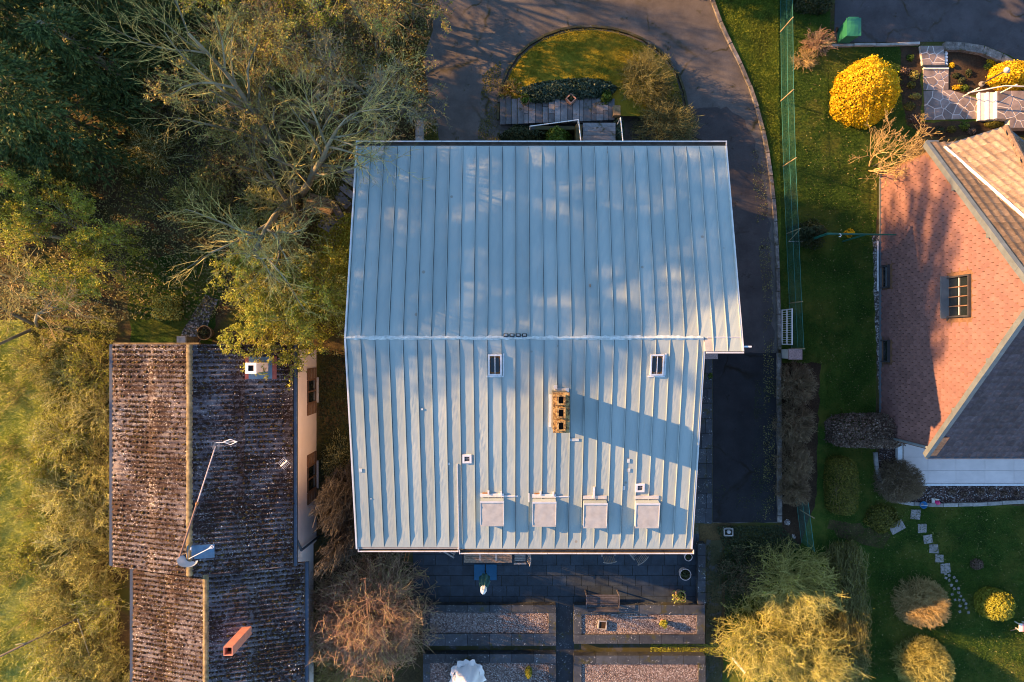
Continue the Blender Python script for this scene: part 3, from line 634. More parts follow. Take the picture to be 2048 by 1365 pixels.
def panel(x0, w_, ya, yb, zf, seed, seam=True, lastseam=False):
    """one metal tray with its upstanding seam on the left edge; ya = eave end, yb = ridge end"""
    r = random.Random(seed); nx, ny = 6, 34; V = []; Fc = []
    ph = [(r.uniform(0,6), r.uniform(5,13), r.uniform(0.0006,0.0022)) for _ in range(5)]
    bow = r.uniform(-0.001, 0.002)
    for j in range(ny+1):
        y = ya + (yb-ya)*j/ny
        for i in range(nx+1):
            u = i/nx
            dz = sum(a*sin(f*abs(y-ya) + p + u*3*k) for k, (p, f, a) in enumerate(ph)) * sin(pi*u) + bow*sin(pi*u)
            edge = min(1.0, abs(y-ya)/0.3) * min(1.0, abs(y-yb)/0.3)
            V.append((x0+0.004+(w_-0.008)*u, y, zf(y)+dz*edge))
    n = nx+1
    for j in range(ny):
        for i in range(nx):
            q = (j*n+i, j*n+i+1, (j+1)*n+i+1, (j+1)*n+i); Fc.append(q if yb > ya else q[::-1])
    mb = MB().add(V, Fc)
    def upstand(xa, hh):
        b = len(mb.v); K = 16; wv = r.uniform(0, 6)
        for j in range(K+1):
            t = (j/K); y = ya+(yb-ya)*t; s = abs(y-ya); e = abs(y-yb)
            h_ = hh*min(1, 0.02+s/0.28)*min(1, 0.25+e/0.3); xo = 0.0015*sin(wv+s*2.3)
            for (dx, dz) in ((-0.009,-0.01),(-0.009,h_),(0.009,h_),(0.009,-0.01)): mb.v.append((xa+xo+dx, y, zf(y)+dz))
        for j in range(K):
            for i in range(3):
                q = (b+j*4+i, b+j*4+i+1, b+(j+1)*4+i+1, b+(j+1)*4+i); mb.f.append(q if yb < ya else q[::-1])
        mb.f.append((b,b+1,b+2,b+3)); mb.f.append((b+K*4+3,b+K*4+2,b+K*4+1,b+K*4))
    nf = len(mb.f)
    if seam: upstand(x0, 0.047)
    if lastseam: upstand(x0+w_, 0.042)
    nd = len(mb.f); b = len(mb.v); K = 16          # dark strip at the seam foot: grime plus the seam's painted shade
    for j in range(K+1):
        y = ya+(yb-ya)*(0.004+0.992*j/K); wd_ = 0.012+0.009*r.random()
        for dx in (0.008, 0.010+wd_): mb.v.append((x0+dx, y, zf(y)+0.0045))
    for j in range(K):
        q = (b+j*2, b+j*2+1, b+j*2+3, b+j*2+2); mb.f.append(q if yb > ya else q[::-1])
    o = mb.build('roof_panel', 'zinc', roof); o.data.materials.append(M['seam_dirt_shade'])
    for k in range(nd, len(mb.f)): o.data.polygons[k].material_index = 1
    return o
W_ = 0.4421; n = 28
for i in range(n):
    x0 = WX + i*W_; yb = RY if x0 < EXS-0.1 else -0.32
    panel(x0, W_, NY, yb, zN, i, True, i == n-1)
WS = (EXS-WX)/25.4; x0 = WX
for i in range(26):
    w_ = WS if i < 25 else WS*0.4; panel(x0, w_, SY+(0.06 if i < 8 else 0), RY, zS, 100+i, True, i == 25); x0 += w_
# ridge cap, smeared with pale sealant
mb = MB(); r = random.Random(4); x = WX-0.02
V = []; Fc = []; k = 0
while x < EXS+0.06:
    a = 0.045+0.05*r.random(); b = 0.03+0.035*r.random()
    V += [(x, RY+a, zN(RY+a)+0.012), (x, RY, RZ+0.05), (x, RY-b, zS(RY-b)+0.012)]; x += 0.11
n3 = len(V)//3
for i in range(n3-1):
    for q in range(2): Fc.append((i*3+q, i*3+q+1, (i+1)*3+q+1, (i+1)*3+q))
MB().add(V, Fc).build('ridge_cap', 'ridge_paint', roof)
# verges
def verge(p0, p1, name='verge_strip', wd=0.05, hgt=0.07):
    p0 = Vector(p0); p1 = Vector(p1); d = p1-p0; c = (p0+p1)/2
    MB().obox(c, d, Vector((0,0,1)).cross(d), (0,0,1), d.length/2, wd/2, hgt/2).build(name, 'zinc_bright', roof)
verge((WX-0.03, NY, EZ), (WX-0.03, RY, RZ)); verge((WX-0.03, RY-0.01, RZ), (WX-0.03, SY, EZ))
verge((EXN+0.03, NY, EZ), (EXN+0.03, -0.32, zN(-0.32))); verge((EXS+0.03, -0.02, zS(-0.02)), (EXS+0.03, SY, EZ))
verge((EXS+0.05, -0.36, zN(-0.32)), (EXN+0.05, -0.36, zN(-0.32)))
# cross seam near the top of the east bay
verge((EXS+0.1, 0.12, zN(0.12)+0.004), (EXN, 0.12, zN(0.12)+0.004), 'cross_seam', 0.03, 0.025)
# the white drip at the east corner
MB().box(EXN+0.06, EXN+0.32, -0.20, -0.15, 6.58, 6.63).build('overflow_pipe', 'white_metal', roof)
# gutters
def gutter(x0, x1, y, sgn, z):
    V = []; prof = [(0.0,0.03),(0.0,-0.09),(0.03,-0.125),(0.09,-0.125),(0.12,-0.09),(0.12,0.0)]
    for xx in (x0, x1): V += [(xx, y+sgn*a, z+b) for a, b in prof]
    m = len(prof); fs = [(i,i+1,m+i+1,m+i) for i in range(m-1)]
    fs = [f if sgn > 0 else f[::-1] for f in fs] + [tuple(range(m)), tuple(range(2*m-1,m-1,-1))]
    gq = MB().add(V, fs).build('gutter', 'gutter_inside', roof)
    n = max(1, int((x1-x0)/0.9)); r = random.Random(int(x0*10))
    for i in range(n):
        a = x0+(x1-x0)*i/n; b = x0+(x1-x0)*(i+1)/n
        MB().box(a+0.004, b-0.004, min(y+sgn*0.112, y+sgn*0.150), max(y+sgn*0.112, y+sgn*0.150), z-0.02, z+0.022+r.uniform(-0.003,0.003)).build('gutter_lip', 'zinc_bright', gq)
    for e in (x0, x1): MB().box(e-0.012, e+0.012, min(y, y+sgn*0.15), max(y, y+sgn*0.15), z-0.12, z+0.03).build('gutter_end', 'zinc_bright', gq)
gutter(WX-0.05, EXN+0.05, NY+0.02, 1, EZ-0.02)
xs_ = P2(918,0,EZ)[0]
gutter(WX+0.02, xs_-0.03, SY+0.04, -1, EZ-0.02); gutter(xs_+0.02, EXS+0.10, SY-0.03, -1, EZ-0.02)
MB().obox((xs_, SY+1.5, zS(SY+1.5)+0.02), (0, 1, sS), (1,0,0), (0,-sS,1), 1.52, 0.012, 0.03).build('step_seam', 'zinc_bright', roof)

SP = (0, SY, EZ)
def rS(px, py, up=0.0):
    p = onplane(px, py, Vector(SP)+nS*up, nS); return p
uS = Vector((0, 1, sS)).normalized(); X = Vector((1,0,0))
# roof windows
def skylight(px, py, label):
    c = rS(px, py, 0.05); t = thing('roof_window', c, label, 'roof window'); hw, hl = 0.24, 0.36
    fr = MB()
    for s in (-1, 1):
        fr.obox(c + X*s*(hw-0.05), X, uS, nS, 0.022, hl-0.02, 0.05); fr.obox(c + uS*s*(hl-0.042), X, uS, nS, hw-0.073, 0.022, 0.05)
    fr.build('frame', 'white_tape', t)
    MB().obox(c - nS*0.02, X, uS, nS, hw-0.07, hl-0.07, 0.012).build('pane_bed', 'rust', t)
    for s in (-1, 1):
        poly = []; w2, l2, rr = 0.066, 0.235, 0.05
        for q, (ix, iy) in enumerate(((1,1),(-1,1),(-1,-1),(1,-1))):
            for k in range(4):
                a = pi/2*q + pi/2*k/3; round_ = (ix == s)
                rad = rr if round_ else 0.008
                poly.append((ix*(w2-rad)+cos(a)*rad, iy*(l2-rad)+sin(a)*rad))
        V = [tuple(c + X*(s*0.078+a) + uS*b + nS*0.02) for a, b in poly] + [tuple(c + X*(s*0.078+a) + uS*b - nS*0.006) for a, b in poly]; m = len(poly)
        MB().add(V, [tuple(range(m))] + [(i, m+i, m+(i+1)%m, (i+1)%m) for i in range(m)]).build('pane', 'glass_dark', t)
    MB().obox(c + nS*0.03, X, uS, nS, 0.010, hl-0.08, 0.012).build('glazing_bar', 'white_metal', t)
    k = MB(); k.obox(c - uS*(hl+0.03) - nS*0.035, X, uS, nS, hw+0.03, 0.025, 0.012); k.build('flashing', 'white_tape', t)
    k = MB(); k.obox(c + X*(hw+0.028) - nS*0.035, X, uS, nS, 0.024, hl, 0.012); k.build('flashing', 'white_tape', t)
    return t
skylight(990, 730, 'roof window with white sealant tab near the four black ridge vents'); skylight(1314, 730, 'roof window with clean white frame near the stepped roof corner')
def hatch(px, py, label):
    c = rS(px, py, 0.03); t = thing('roof_vent', c, label, 'roof vent')
    fr = MB()
    for s in (-1, 1):
        fr.obox(c + X*s*0.115, X, uS, nS, 0.032, 0.147, 0.03); fr.obox(c + uS*s*0.115, X, uS, nS, 0.082, 0.032, 0.03)
    fr.build('frame', 'white_tape', t); MB().obox(c-nS*0.012, X, uS, nS, 0.082, 0.082, 0.012).build('pane', 'frame_dark', t)
    MB().obox(c+nS*0.004, X, uS, nS, 0.006, 0.08, 0.006).build('bar', 'galvanised', t); MB().obox(c+nS*0.005, X, uS, nS, 0.08, 0.006, 0.006).build('bar', 'galvanised', t)
hatch(934, 918, 'tiny square white framed vent on the roof left of the box hoods'); hatch(1280, 976, 'tiny square white framed vent just above a box hood')
# four vents on the ridge
for k, px_ in enumerate((1012, 1024, 1036.5, 1049)):
    p = onplane(px_, 671.5, Vector((0, NY, EZ)), nN); uN = Vector((0,-1,sN)).normalized()
    t = thing('ridge_vent', p, 'small black pyramid vent in the row beside the ridge', 'vent', 'row of ridge vents')
    MB().obox(p+nN*0.02, X, uN, nN, 0.075, 0.055, 0.02).build('collar', 'rubber_black', t)
    mb = MB(); a = [p+X*i*0.05+uN*j*0.035+nN*0.041 for i,j in ((-1,-1),(1,-1),(1,1),(-1,1))]; b = [p+X*i*0.022+uN*j*0.016+nN*0.10 for i,j in ((-1,-1),(1,-1),(1,1),(-1,1))]
    mb.add([tuple(v) for v in a+b], [(4,5,6,7)[::1]]+[(i,(i+1)%4,4+(i+1)%4,4+i) for i in range(4)]); mb.build('cowl', 'galvanised', t)
# sheet metal hoods
for k, (px_, py_) in enumerate(((984, 1028), (1088.5, 1029), (1190.5, 1032), (1295, 1032))):
    hgt = 0.27; c = rS(px_, py_, hgt); t = thing('vent_hood', c-nS*hgt,
        ['boxy metal roof hood with rusty bracket, nearest the tiny vent square', 'boxy metal roof hood with a bent white strip on its upper corner', 'boxy metal roof hood below a single white seam cap', 'boxy metal roof hood at the end of its row beside the roof verge'][k], 'roof hood', 'row of roof hoods')
    mb = MB(); hx, hy = 0.39, 0.45; V = []
    rr = random.Random(k)
    nx = 8; ny = 8
    for j in range(ny+1):
        for i in range(nx+1):
            e = min(i, nx-i, j, ny-j); V.append(tuple(c + X*hx*(2*i/nx-1) + uS*hy*(2*j/ny-1) + nS*(rr.uniform(-0.006,0.006) if e > 0 else 0)))
    fs = [(j*(nx+1)+i, j*(nx+1)+i+1, (j+1)*(nx+1)+i+1, (j+1)*(nx+1)+i) for j in range(ny) for i in range(nx)]
    MB().add(V, fs).build('lid', 'zinc_dull', t, smooth=True)
    MB().obox(c-nS*(hgt/2+0.012), X, uS, nS, hx-0.01, hy-0.01, hgt/2).build('body', 'zinc', t)
    MB().obox(c+uS*(hy-0.03)+nS*0.012, X, uS, nS, hx+0.005, 0.03, 0.010).build('top_fold', 'zinc_bright', t)
    for s in (-1, 1): MB().obox(c+X*s*(hx-0.008)+nS*0.006, X, uS, nS, 0.010, hy-0.07, 0.008).build('side_fold', 'zinc_bright', t)
    MB().obox(c+uS*(hy+0.09)-nS*(hgt-0.03), X, uS, nS, hx, 0.06, 0.018).build('saddle', 'white_tape' if k < 2 else 'zinc_bright', t)
    if k < 2:
        MB().obox(c+uS*(hy+0.16)-X*0.2-nS*(hgt-0.03), X, uS, nS, 0.12, 0.025, 0.015).build('bracket', 'rust', t)
        MB().obox(c+uS*(hy+0.06)+X*0.62-nS*(hgt-0.02), X, uS, nS, 0.22, 0.02, 0.012).build('sealant_strip', 'white_tape', t)
        for q in ((-0.12, 0.2), (0.3, 0.17)): MB().obox(c+uS*(hy+q[1])+X*q[0]-nS*(hgt-0.05), X, uS, nS, 0.028, 0.07, 0.03).build('seam_cap', 'white_tape', t)
    if k == 1: MB().obox(c+uS*(hy+0.03)-X*0.5-nS*(hgt-0.04), uS, X, nS, 0.16, 0.016, 0.012).build('sealant_strip', 'white_tape', t)
    if k == 2: MB().obox(c+uS*(hy+0.27)-X*0.04-nS*(hgt-0.05), X, uS, nS, 0.03, 0.20, 0.03).build('seam_cap', 'white_tape', t)
# patches of white tape
for (px_, py_, a, b) in ((1257,922,.04,.07),(1258,941,.04,.06),(1248,976,.035,.07),(721,941,.05,.06),(898,928,.03,.04),(844,819,.035,.03),(1148,880,.16,.045),(742,998,.02,.02)):
    p = rS(px_, py_, 0.02); MB().obox(p, X, uS, nS, a, b, 0.008).build('repair_patch', 'ridge_paint', roof)
# chimney
ct = 7.36; a = P2(1107.5,787,ct); b = P2(1138,865,ct)
cx0, cx1, cy1, cy0 = a[0], b[0], a[1], b[1]
ch = thing('chimney_stack', ((cx0+cx1)/2, (cy0+cy1)/2, zS((cy0+cy1)/2)), 'mossy orange lichened chimney with three square flues', 'chimney')
MB().box(cx0, cx1, cy0, cy1, zS(cy0)-0.1, ct-0.10).build('stack', 'lichen_dark', ch)
MB().box(cx0-0.02, cx1+0.02, cy0-0.02, cy1+0.02, ct-0.098, ct-0.02).build('cap', 'lichen_mortar', ch)
L3 = (cy1-cy0)/3
for k in range(3):
    yc = cy0 + L3*(k+0.5); xm = (cx0+cx1)/2 - 0.01; mb = MB(); ho = 0.075
    for s in (-1, 1):
        mb.box(min(xm+s*ho, xm+s*0.13), max(xm+s*ho, xm+s*0.13), yc-0.155, yc+0.155, ct-0.018, ct+0.09); mb.box(xm-ho+0.001, xm+ho-0.001, min(yc+s*0.105, yc+s*0.155), max(yc+s*0.105, yc+s*0.155), ct-0.018, ct+0.088)
    f = mb.build('flue', 'lichen_mortar', ch)
    MB().box(xm-ho+0.002, xm+ho-0.002, yc-0.104, yc+0.104, ct-0.019, ct-0.008).build('flue_hole', 'black_hole', f)
p = rS(1104, 822, 0.05); MB().obox(p, X, uS, nS, 0.10, 0.54, 0.02).build('side_flashing', 'white_tape', ch)
for (px_, py_) in ((1111, 775), (1134, 781)): MB().obox(rS(px_, py_, 0.06), X, uS, nS, 0.055, 0.06, 0.02).build('seam_cap', 'white_tape', ch)
MB().obox(rS(1123, 780, 0.02), X, uS, nS, 0.22, 0.05, 0.02).build('back_flashing', 'zinc_bright', ch)
MB().obox(rS(1447/1.0, 0) if False else onplane(1180, 572, Vector((0,NY,EZ)), nN)+nN*0.02, X, Vector((0,-1,sN)), nN, 0.012, 0.05, 0.02).build('snow_hook', 'rust', roof)

# ================================================================== COTTAGE (corrugated roof)
ck = thing('cottage', (-11.2, -6, 0), 'long cottage with mossy corrugated roof and pale pink walls', 'cottage')
rn = random.Random(12)
def corr_mesh(L, ncor=5, pitch=0.177, amp=0.032):
    V = []; Fc = []; per = 8; nc = ncor*per; nl = 4
    for j in range(nl+1):
        s = L*j/nl
        for i in range(nc+1):
            y = i/per*pitch; V.append((s, y, amp*cos(2*pi*i/per)))
    n = nc+1
    for j in range(nl):
        for i in range(nc): Fc.append((j*n+i, (j+1)*n+i, (j+1)*n+i+1, j*n+i+1))
    b = len(V)       # lower lip thickness
    for i in range(n): V.append((V[i][0], V[i][1], V[i][2]-0.012))
    for i in range(n-1): Fc.append((i, i+1, b+i+1, b+i))
    me = bpy.data.meshes.new('corrugated_sheet'); me.from_pydata(V, [], Fc); me.update()
    me.polygons.foreach_set('use_smooth', [True]*len(me.polygons)); me.materials.append(M['corrugated']); return me
def corr_roof(xl, xr, xm, y1, y0, ez, rz, seed, label_parent):
    """gable roof with ridge along y; sheets laid from the eaves"""
    r = random.Random(seed); decks = []
    mb = MB()
    for (xa, xb) in ((xl, xm), (xr, xm)):
        mb.add([(xa,y0,ez-0.12),(xa,y1,ez-0.12),(xb,y1,rz-0.12),(xb,y0,rz-0.12),(xa,y0,ez-0.035),(xa,y1,ez-0.035),(xb,y1,rz-0.035),(xb,y0,rz-0.035)],
               [(0,1,2,3),(7,6,5,4),(0,4,5,1),(1,5,6,2),(3,2,6,7),(0,3,7,4)])
    deck = mb.build('roof', 'shutter_brown', label_parent)
    lumps = []; flecks = []
    for side, xa in ((0, xl), (1, xr)):
        d = Vector((xm-xa, 0, rz-ez)); L = d.length; d.normalize(); half = L/2+0.07; me = corr_mesh(half)
        yv = Vector((0,1,0)) if side == 0 else Vector((0,-1,0)); nn = d.cross(yv) if side == 0 else d.cross(yv)
        ncol = int(round((y1-y0)/0.885)); wdt = (y1-y0)/ncol; sc = wdt/0.885
        for i in range(ncol):
            for k in range(2):
                st_ = Vector((xa, (y0 + i*wdt) if side == 0 else (y1 - i*wdt), ez)) + d*(k*(L-half)) + nn*(0.012*k + 0.002*(i%2) + r.uniform(0,0.004)) + d*r.uniform(-0.012,0.012)
                Mx = Matrix(((d.x, yv.x*sc, nn.x, st_.x), (d.y, yv.y*sc, nn.y, st_.y), (d.z, yv.z*sc, nn.z, st_.z), (0,0,0,1)))
                o = bpy.data.objects.new('corrugated_sheet', me); COL.objects.link(o); o.parent = deck; o.matrix_basis = Mx
        # moss sits in the valleys, lichen on the crests
        ncr = int((y1-y0)/ (0.177*sc))
        for c in range(ncr):
            yv_ = y0 + (c+0.5)*0.177*sc; m_ = int(L/0.085)
            for k in range(m_):
                s = (k+r.random())*0.085
                if s > L-0.05: continue
                dens = 0.55 + 0.42*sin(yv_*1.3+s*1.6+seed)*sin(yv_*0.55-s*1.1+seed*2) + 0.16*sin(yv_*3.1-s*2.3) + 0.30*max(0.0, min(1.0, (-5.4-yv_)/2.0))
                if r.random() < dens:
                    q = Vector((xa, yv_+r.uniform(-.03,.03), ez)) + d*s + nn*0.0; lumps.append((q.x,q.y,q.z-0.004, r.uniform(.03,.07)))
                if r.random() < 0.30*(1.1-dens):
                    q = Vector((xa, yv_-0.088*sc+r.uniform(-.035,.035), ez)) + d*s + nn*0.032; flecks.append((q.x,q.y,q.z, r.uniform(.010,.030)))
    def blobs(arr, flat, nm, mat):
        A = np.array(arr); k = len(A); rg = np.random.default_rng(seed)
        base = np.array([(1,0,0),(0,1,0),(-1,0,0),(0,-1,0),(0,0,flat),(0,0,-flat)])
        V = A[:,None,:3] + base[None]*A[:,3][:,None,None]*rg.uniform(0.6,1.5,(k,6,1))
        fc = np.array([(0,1,4),(1,2,4),(2,3,4),(3,0,4),(1,0,5),(2,1,5),(3,2,5),(0,3,5)])
        Fc = (np.arange(k)[:,None,None]*6 + fc[None]).reshape(-1,3)
        kind(mesh_np(nm, V.reshape(-1,3), Fc, mat, deck), 'stuff')
    blobs(lumps, 0.75, 'moss_growth', 'moss_lump'); blobs(flecks, 0.35, 'lichen_growth', 'lichen_fleck')
    # ridge capping
    m_ = int((y1-y0)/0.55)
    for i in range(m_):
        ya = y0+(y1-y0)*i/m_; yb_ = y0+(y1-y0)*(i+1)/m_; pr = []
        for yy, rr_ in ((ya, 0.115), (yb_-0.006, 0.105)):
            for q in range(7):
                a = pi*q/6; pr.append((xm+cos(a)*rr_, yy, rz-0.02+sin(a)*rr_*0.75+0.01*(i%2)))
        MB().add(pr, [(q,q+1,7+q+1,7+q) for q in range(6)]+[tuple(range(7)),tuple(range(13,6,-1))]).build('ridge_tile', 'ridge_moss', deck)
    for xa, s in ((xl, -1), (xr, 1)):
        MB().box(min(xa+s*0.02,xa+s*0.14), max(xa+s*0.02,xa+s*0.14), y0, y1, ez-0.13, ez-0.02).build('gutter', 'gutter_blue', deck)
    return deck
cY1, cY0 = -0.12, -8.25
deckA = corr_roof(-14.62, -8.02, -11.33, cY1, cY0, 3.0, 4.02, 1, ck)
deckB = corr_roof(-14.15, -7.75, -11.00, cY0-0.02, -17.2, 2.5, 3.48, 2, ck)
for yy in (cY1, ):
    MB().box(-14.6, -11.45, yy-0.01, yy+0.06, 2.9, 3.03).build('verge_board', 'ridge_moss', deckA)
wx = P2(633,0,0.0)[0]
mb = MB(); 
mb.add([(-14.3,-8.2,0),(wx,-8.2,0),(wx,-0.35,0),(-14.3,-0.35,0),(-14.3,-8.2,2.9),(wx,-8.2,2.9),(wx,-0.35,2.9),(-14.3,-0.35,2.9),(-11.33,-8.2,3.8),(-11.33,-0.35,3.8)],
       [(0,3,2,1),(1,2,6,5),(3,0,4,7),(0,1,5,8,4),(2,3,7,9,6)]); mb.build('wall', 'render_pink', ck)
wx2 = P2(627,0,0)[0]
MB().add([(-13.9,-17,0),(wx2,-17,0),(wx2,-8.204,0),(-13.9,-8.204,0),(-13.9,-17,2.4),(wx2,-17,2.4),(wx2,-8.204,2.4),(-13.9,-8.204,2.4),(-11,-17,3.3),(-11,-8.204,3.3)],
         [(0,3,2,1),(1,2,6,5),(3,0,4,7),(0,1,5,8,4),(2,3,7,9,6)]).build('wall', 'render_pink', ck)
for (ya, yb_, z0, z1) in ((-1.55, -2.45, 0.15, 1.3), (-4.95, -5.95, 0.15, 1.3)):
    t = MB().box(wx-0.02, wx+0.02, yb_, ya, z0, z1).build('window', 'glass_dark', ck)
    fr = MB()
    for q in (ya, yb_, (ya+yb_)/2): fr.box(wx+0.021, wx+0.045, q-0.03, q+0.03, z0, z1)
    fr.box(wx+0.021, wx+0.043, yb_+.031, ya-.031, z0, z0+0.05); fr.box(wx+0.021, wx+0.043, yb_+.031, ya-.031, z1-0.05, z1); fr.build('frame', 'shutter_brown', t)
    MB().box(wx-0.01, wx+0.12, yb_-0.06, ya+0.06, z0-0.07, z0-0.01).build('sill', 'concrete_light', t)
    for s, q in ((1, ya), (-1, yb_)):
        c_ = q + s*0.25; sh = MB().box(wx+0.004, wx+0.05, c_-0.22, c_+0.22, z0-0.02, z1+0.02).build('shutter', 'shutter_brown', ck)
        for k in range(5): MB().box(wx+0.052, wx+0.064, c_-0.19, c_+0.19, z0+0.08+k*(z1-z0-0.1)/5, z0+0.14+k*(z1-z0-0.1)/5).build('louvre', 'teak', sh)
# downpipe on the wall
pA, pB, pC = P(592,1075,2.9), P(612,1098,2.2), P(622,1125,0.1)
MB().path([pA, (wx+0.12, pB[1], 2.4), (wx+0.10, pB[1]-0.15, 0.05)], 0.045, 8).build('downpipe', 'gutter_blue', ck, True)
# white chimney on the cottage
zc = 4.55; a = P2(490.5,726,zc); b = P2(512.5,748,zc)
c1 = thing('white_chimney', ((a[0]+b[0])/2, (a[1]+b[1])/2, 3.2), 'squat white chimney with blue flashing on the dark roof slope', 'chimney')
MB().box(a[0]+0.03, b[0]-0.03, b[1]+0.03, a[1]-0.03, 3.2, zc-0.09).build('stack', 'render_pink', c1)
fr = MB(); fr.box(a[0], b[0], b[1], b[1]+0.09, zc-0.088, zc); fr.box(a[0], b[0], a[1]-0.09, a[1], zc-0.088, zc); fr.box(a[0], a[0]+0.09, b[1]+0.091, a[1]-0.091, zc-0.088, zc); fr.box(b[0]-0.09, b[0], b[1]+0.091, a[1]-0.091, zc-0.088, zc)
fr.build('cap', 'white_paint', c1); MB().box(a[0]+0.091, b[0]-0.091, b[1]+0.091, a[1]-0.091, zc-0.087, zc-0.05).build('flue_hole', 'black_hole', c1)
dR = Vector((-11.33+8.02, 0, 1.02)).normalized(); nR = Vector((1.02, 0, 3.31)).normalized(); YV = Vector((0,1,0))
def rC(px, py, up=0.0): return onplane(px, py, Vector((-8.02,0,3.0))+nR*up, nR)
p = rC(521, 736, 0.05); MB().obox(p, dR, YV, nR, 0.40, 0.40, 0.012).build('flashing', 'lead_blue', c1)
for px_ in (494, 549): MB().obox(rC(px_, 736, 0.045), dR, YV, nR, 0.075, 0.41, 0.010).build('flashing_edge', 'red_lead', c1)
MB().obox(rC(402, 1104, 0.05), dR, YV, nR, 0.44, 0.24, 0.012).build('metal_patch', 'lead_blue', deckA)
# orange chimney flue on the lower roof
top = P(456,1303,4.75); t = thing('orange_flue', (top[0], top[1], 2.6), 'tall square orange chimney flue on the lower cottage roof', 'chimney')
q = 0.155; mb = MB(); X0, Y0 = top[0], top[1]
for s in (-1, 1):
    mb.box(min(X0+s*q, X0+s*(q-0.03)), max(X0+s*q, X0+s*(q-0.03)), Y0-q, Y0+q, 2.6, 4.75); mb.box(X0-q+.031, X0+q-.031, min(Y0+s*q, Y0+s*(q-0.03)), max(Y0+s*q, Y0+s*(q-0.03)), 2.6, 4.75)
mb.build('flue', 'brick_orange', t); MB().box(X0-q+.031, X0+q-.031, Y0-q+.031, Y0+q-.031, 2.6, 4.45).build('flue_hole', 'black_hole', t)
# aerial mast, leaning over the ridge
base = P(356,1125,3.97); tip = P(431,893,5.2); kn = Vector(base)*0.48+Vector(tip)*0.52
t = thing('aerial_mast', base, 'long leaning brown aerial mast crossing the cottage ridge', 'antenna mast')
MB().tube(base, kn, 0.038, 0.034, 8).build('lower_tube', 'mast_brown', t); MB().tube(kn, tip, 0.022, 0.02, 8).build('upper_tube', 'terracotta_pale', t)
MB().tube(Vector(kn)-(Vector(tip)-Vector(base)).normalized()*0.06, Vector(kn)+(Vector(tip)-Vector(base)).normalized()*0.06, 0.05, 0.05, 8).build('clamp', 'rust', t)
t = thing('yagi_aerial', tip, 'white diamond shaped television aerial at the tip of the leaning mast', 'antenna')
tv = Vector(tip); mb = MB(); a = tv+Vector((0.02,0.12,0.02))
MB().tube(a, a+Vector((0.72,0.04,0)), 0.013, None, 6).build('boom', 'aluminium', t)
dm = [a+Vector(v) for v in ((0.27,0.03,0.03),(0.5,0.12,0.03),(0.72,0.04,0.03),(0.5,-0.06,0.03),(0.27,0.03,0.03))]
MB().path(dm, 0.014, 6).build('director', 'aluminium', t)
for k in range(8):
    xx = -0.10+k*0.045; MB().tube(tv+Vector((xx,-0.10,0.0+0.01*k)), tv+Vector((xx+0.02,0.16,0.12)), 0.005, None, 5).build('reflector_rod', 'galvanised', t)
def gridaerial(px, py, z, a_, label):
    c = Vector(P(px,py,z)); t = thing('grid_aerial', c, label, 'antenna'); d = Vector((cos(a_), sin(a_), 0.15)).normalized(); e = Vector((-sin(a_), cos(a_), 0.0))
    MB().tube(c-d*0.16, c+d*0.16, 0.014, None, 6).build('spine', 'aluminium', t)
    for k in range(6): MB().tube(c+d*(-0.15+0.06*k)-e*0.17, c+d*(-0.15+0.06*k)+e*0.17, 0.007, None, 5).build('rod', 'aluminium', t)
    MB().tube(c, (c.x, c.y, z-0.9), 0.016, None, 6).build('stub_mast', 'galvanised', t)
gridaerial(568, 927, 3.75, 0.75, 'small silver grid aerial near the eaves of the dark cottage slope')
# satellite dish
c = Vector(P(374,1126,4.15)); t = thing('satellite_dish', (c.x, c.y, 3.6), 'grey satellite dish on the cottage gable end', 'satellite dish')
ax = Vector((0.32, 0.90, 0.28)).normalized(); u = ax.cross(Vector((0,0,1))).normalized(); v = u.cross(ax)
V = []; Fc = []; nr, na = 5, 20
for i in range(nr+1):
    for j in range(na):
        a = 2*pi*j/na; rr_ = 0.33*i/nr; V.append(tuple(c + u*cos(a)*rr_ + v*sin(a)*rr_*1.08 + ax*(0.09*(i/nr)**2)))
for i in range(nr):
    for j in range(na): Fc.append((i*na+j, i*na+(j+1)%na, (i+1)*na+(j+1)%na, (i+1)*na+j))
MB().add(V, Fc).build('reflector', 'dish_grey', t, True)
arm = c + ax*0.62 + v*(-0.05); MB().tube(c - v*0.38, arm, 0.015, None, 6).build('feed_arm', 'galvanised', t); MB().tube(arm, arm-ax*0.10, 0.032, 0.026, 10).build('feed_horn', 'dish_grey', t)
MB().path([c-ax*0.05, (c.x-0.08, c.y-0.10, 3.95), (c.x-0.12, c.y-0.22, 3.4)], 0.025, 8).build('bracket', 'galvanised', t)
pa_, pb_ = Vector(P(378,1118,4.2)), Vector(P(425,1094,4.2)); t = thing('thin_aerial', pa_, 'thin forked silver aerial above the blue metal roof patch', 'antenna')
MB().tube(pa_, pb_, 0.013, None, 6).build('boom', 'aluminium', t)
dr_ = (pb_-pa_).normalized(); nr_ = Vector((-dr_.y, dr_.x, 0)); MB().path([pb_-dr_*0.2, pb_+nr_*0.06, pb_+dr_*0.04, pb_-nr_*0.05, pb_-dr_*0.2], 0.008, 5).build('loop', 'aluminium', t)
MB().path([pa_+dr_*0.15, pa_+dr_*0.12-nr_*0.18], 0.02, 6).build('junction_box', 'rubber_black', t); MB().tube(pa_, (pa_.x, pa_.y, 3.7), 0.015, None, 6).build('stub_mast', 'galvanised', t)
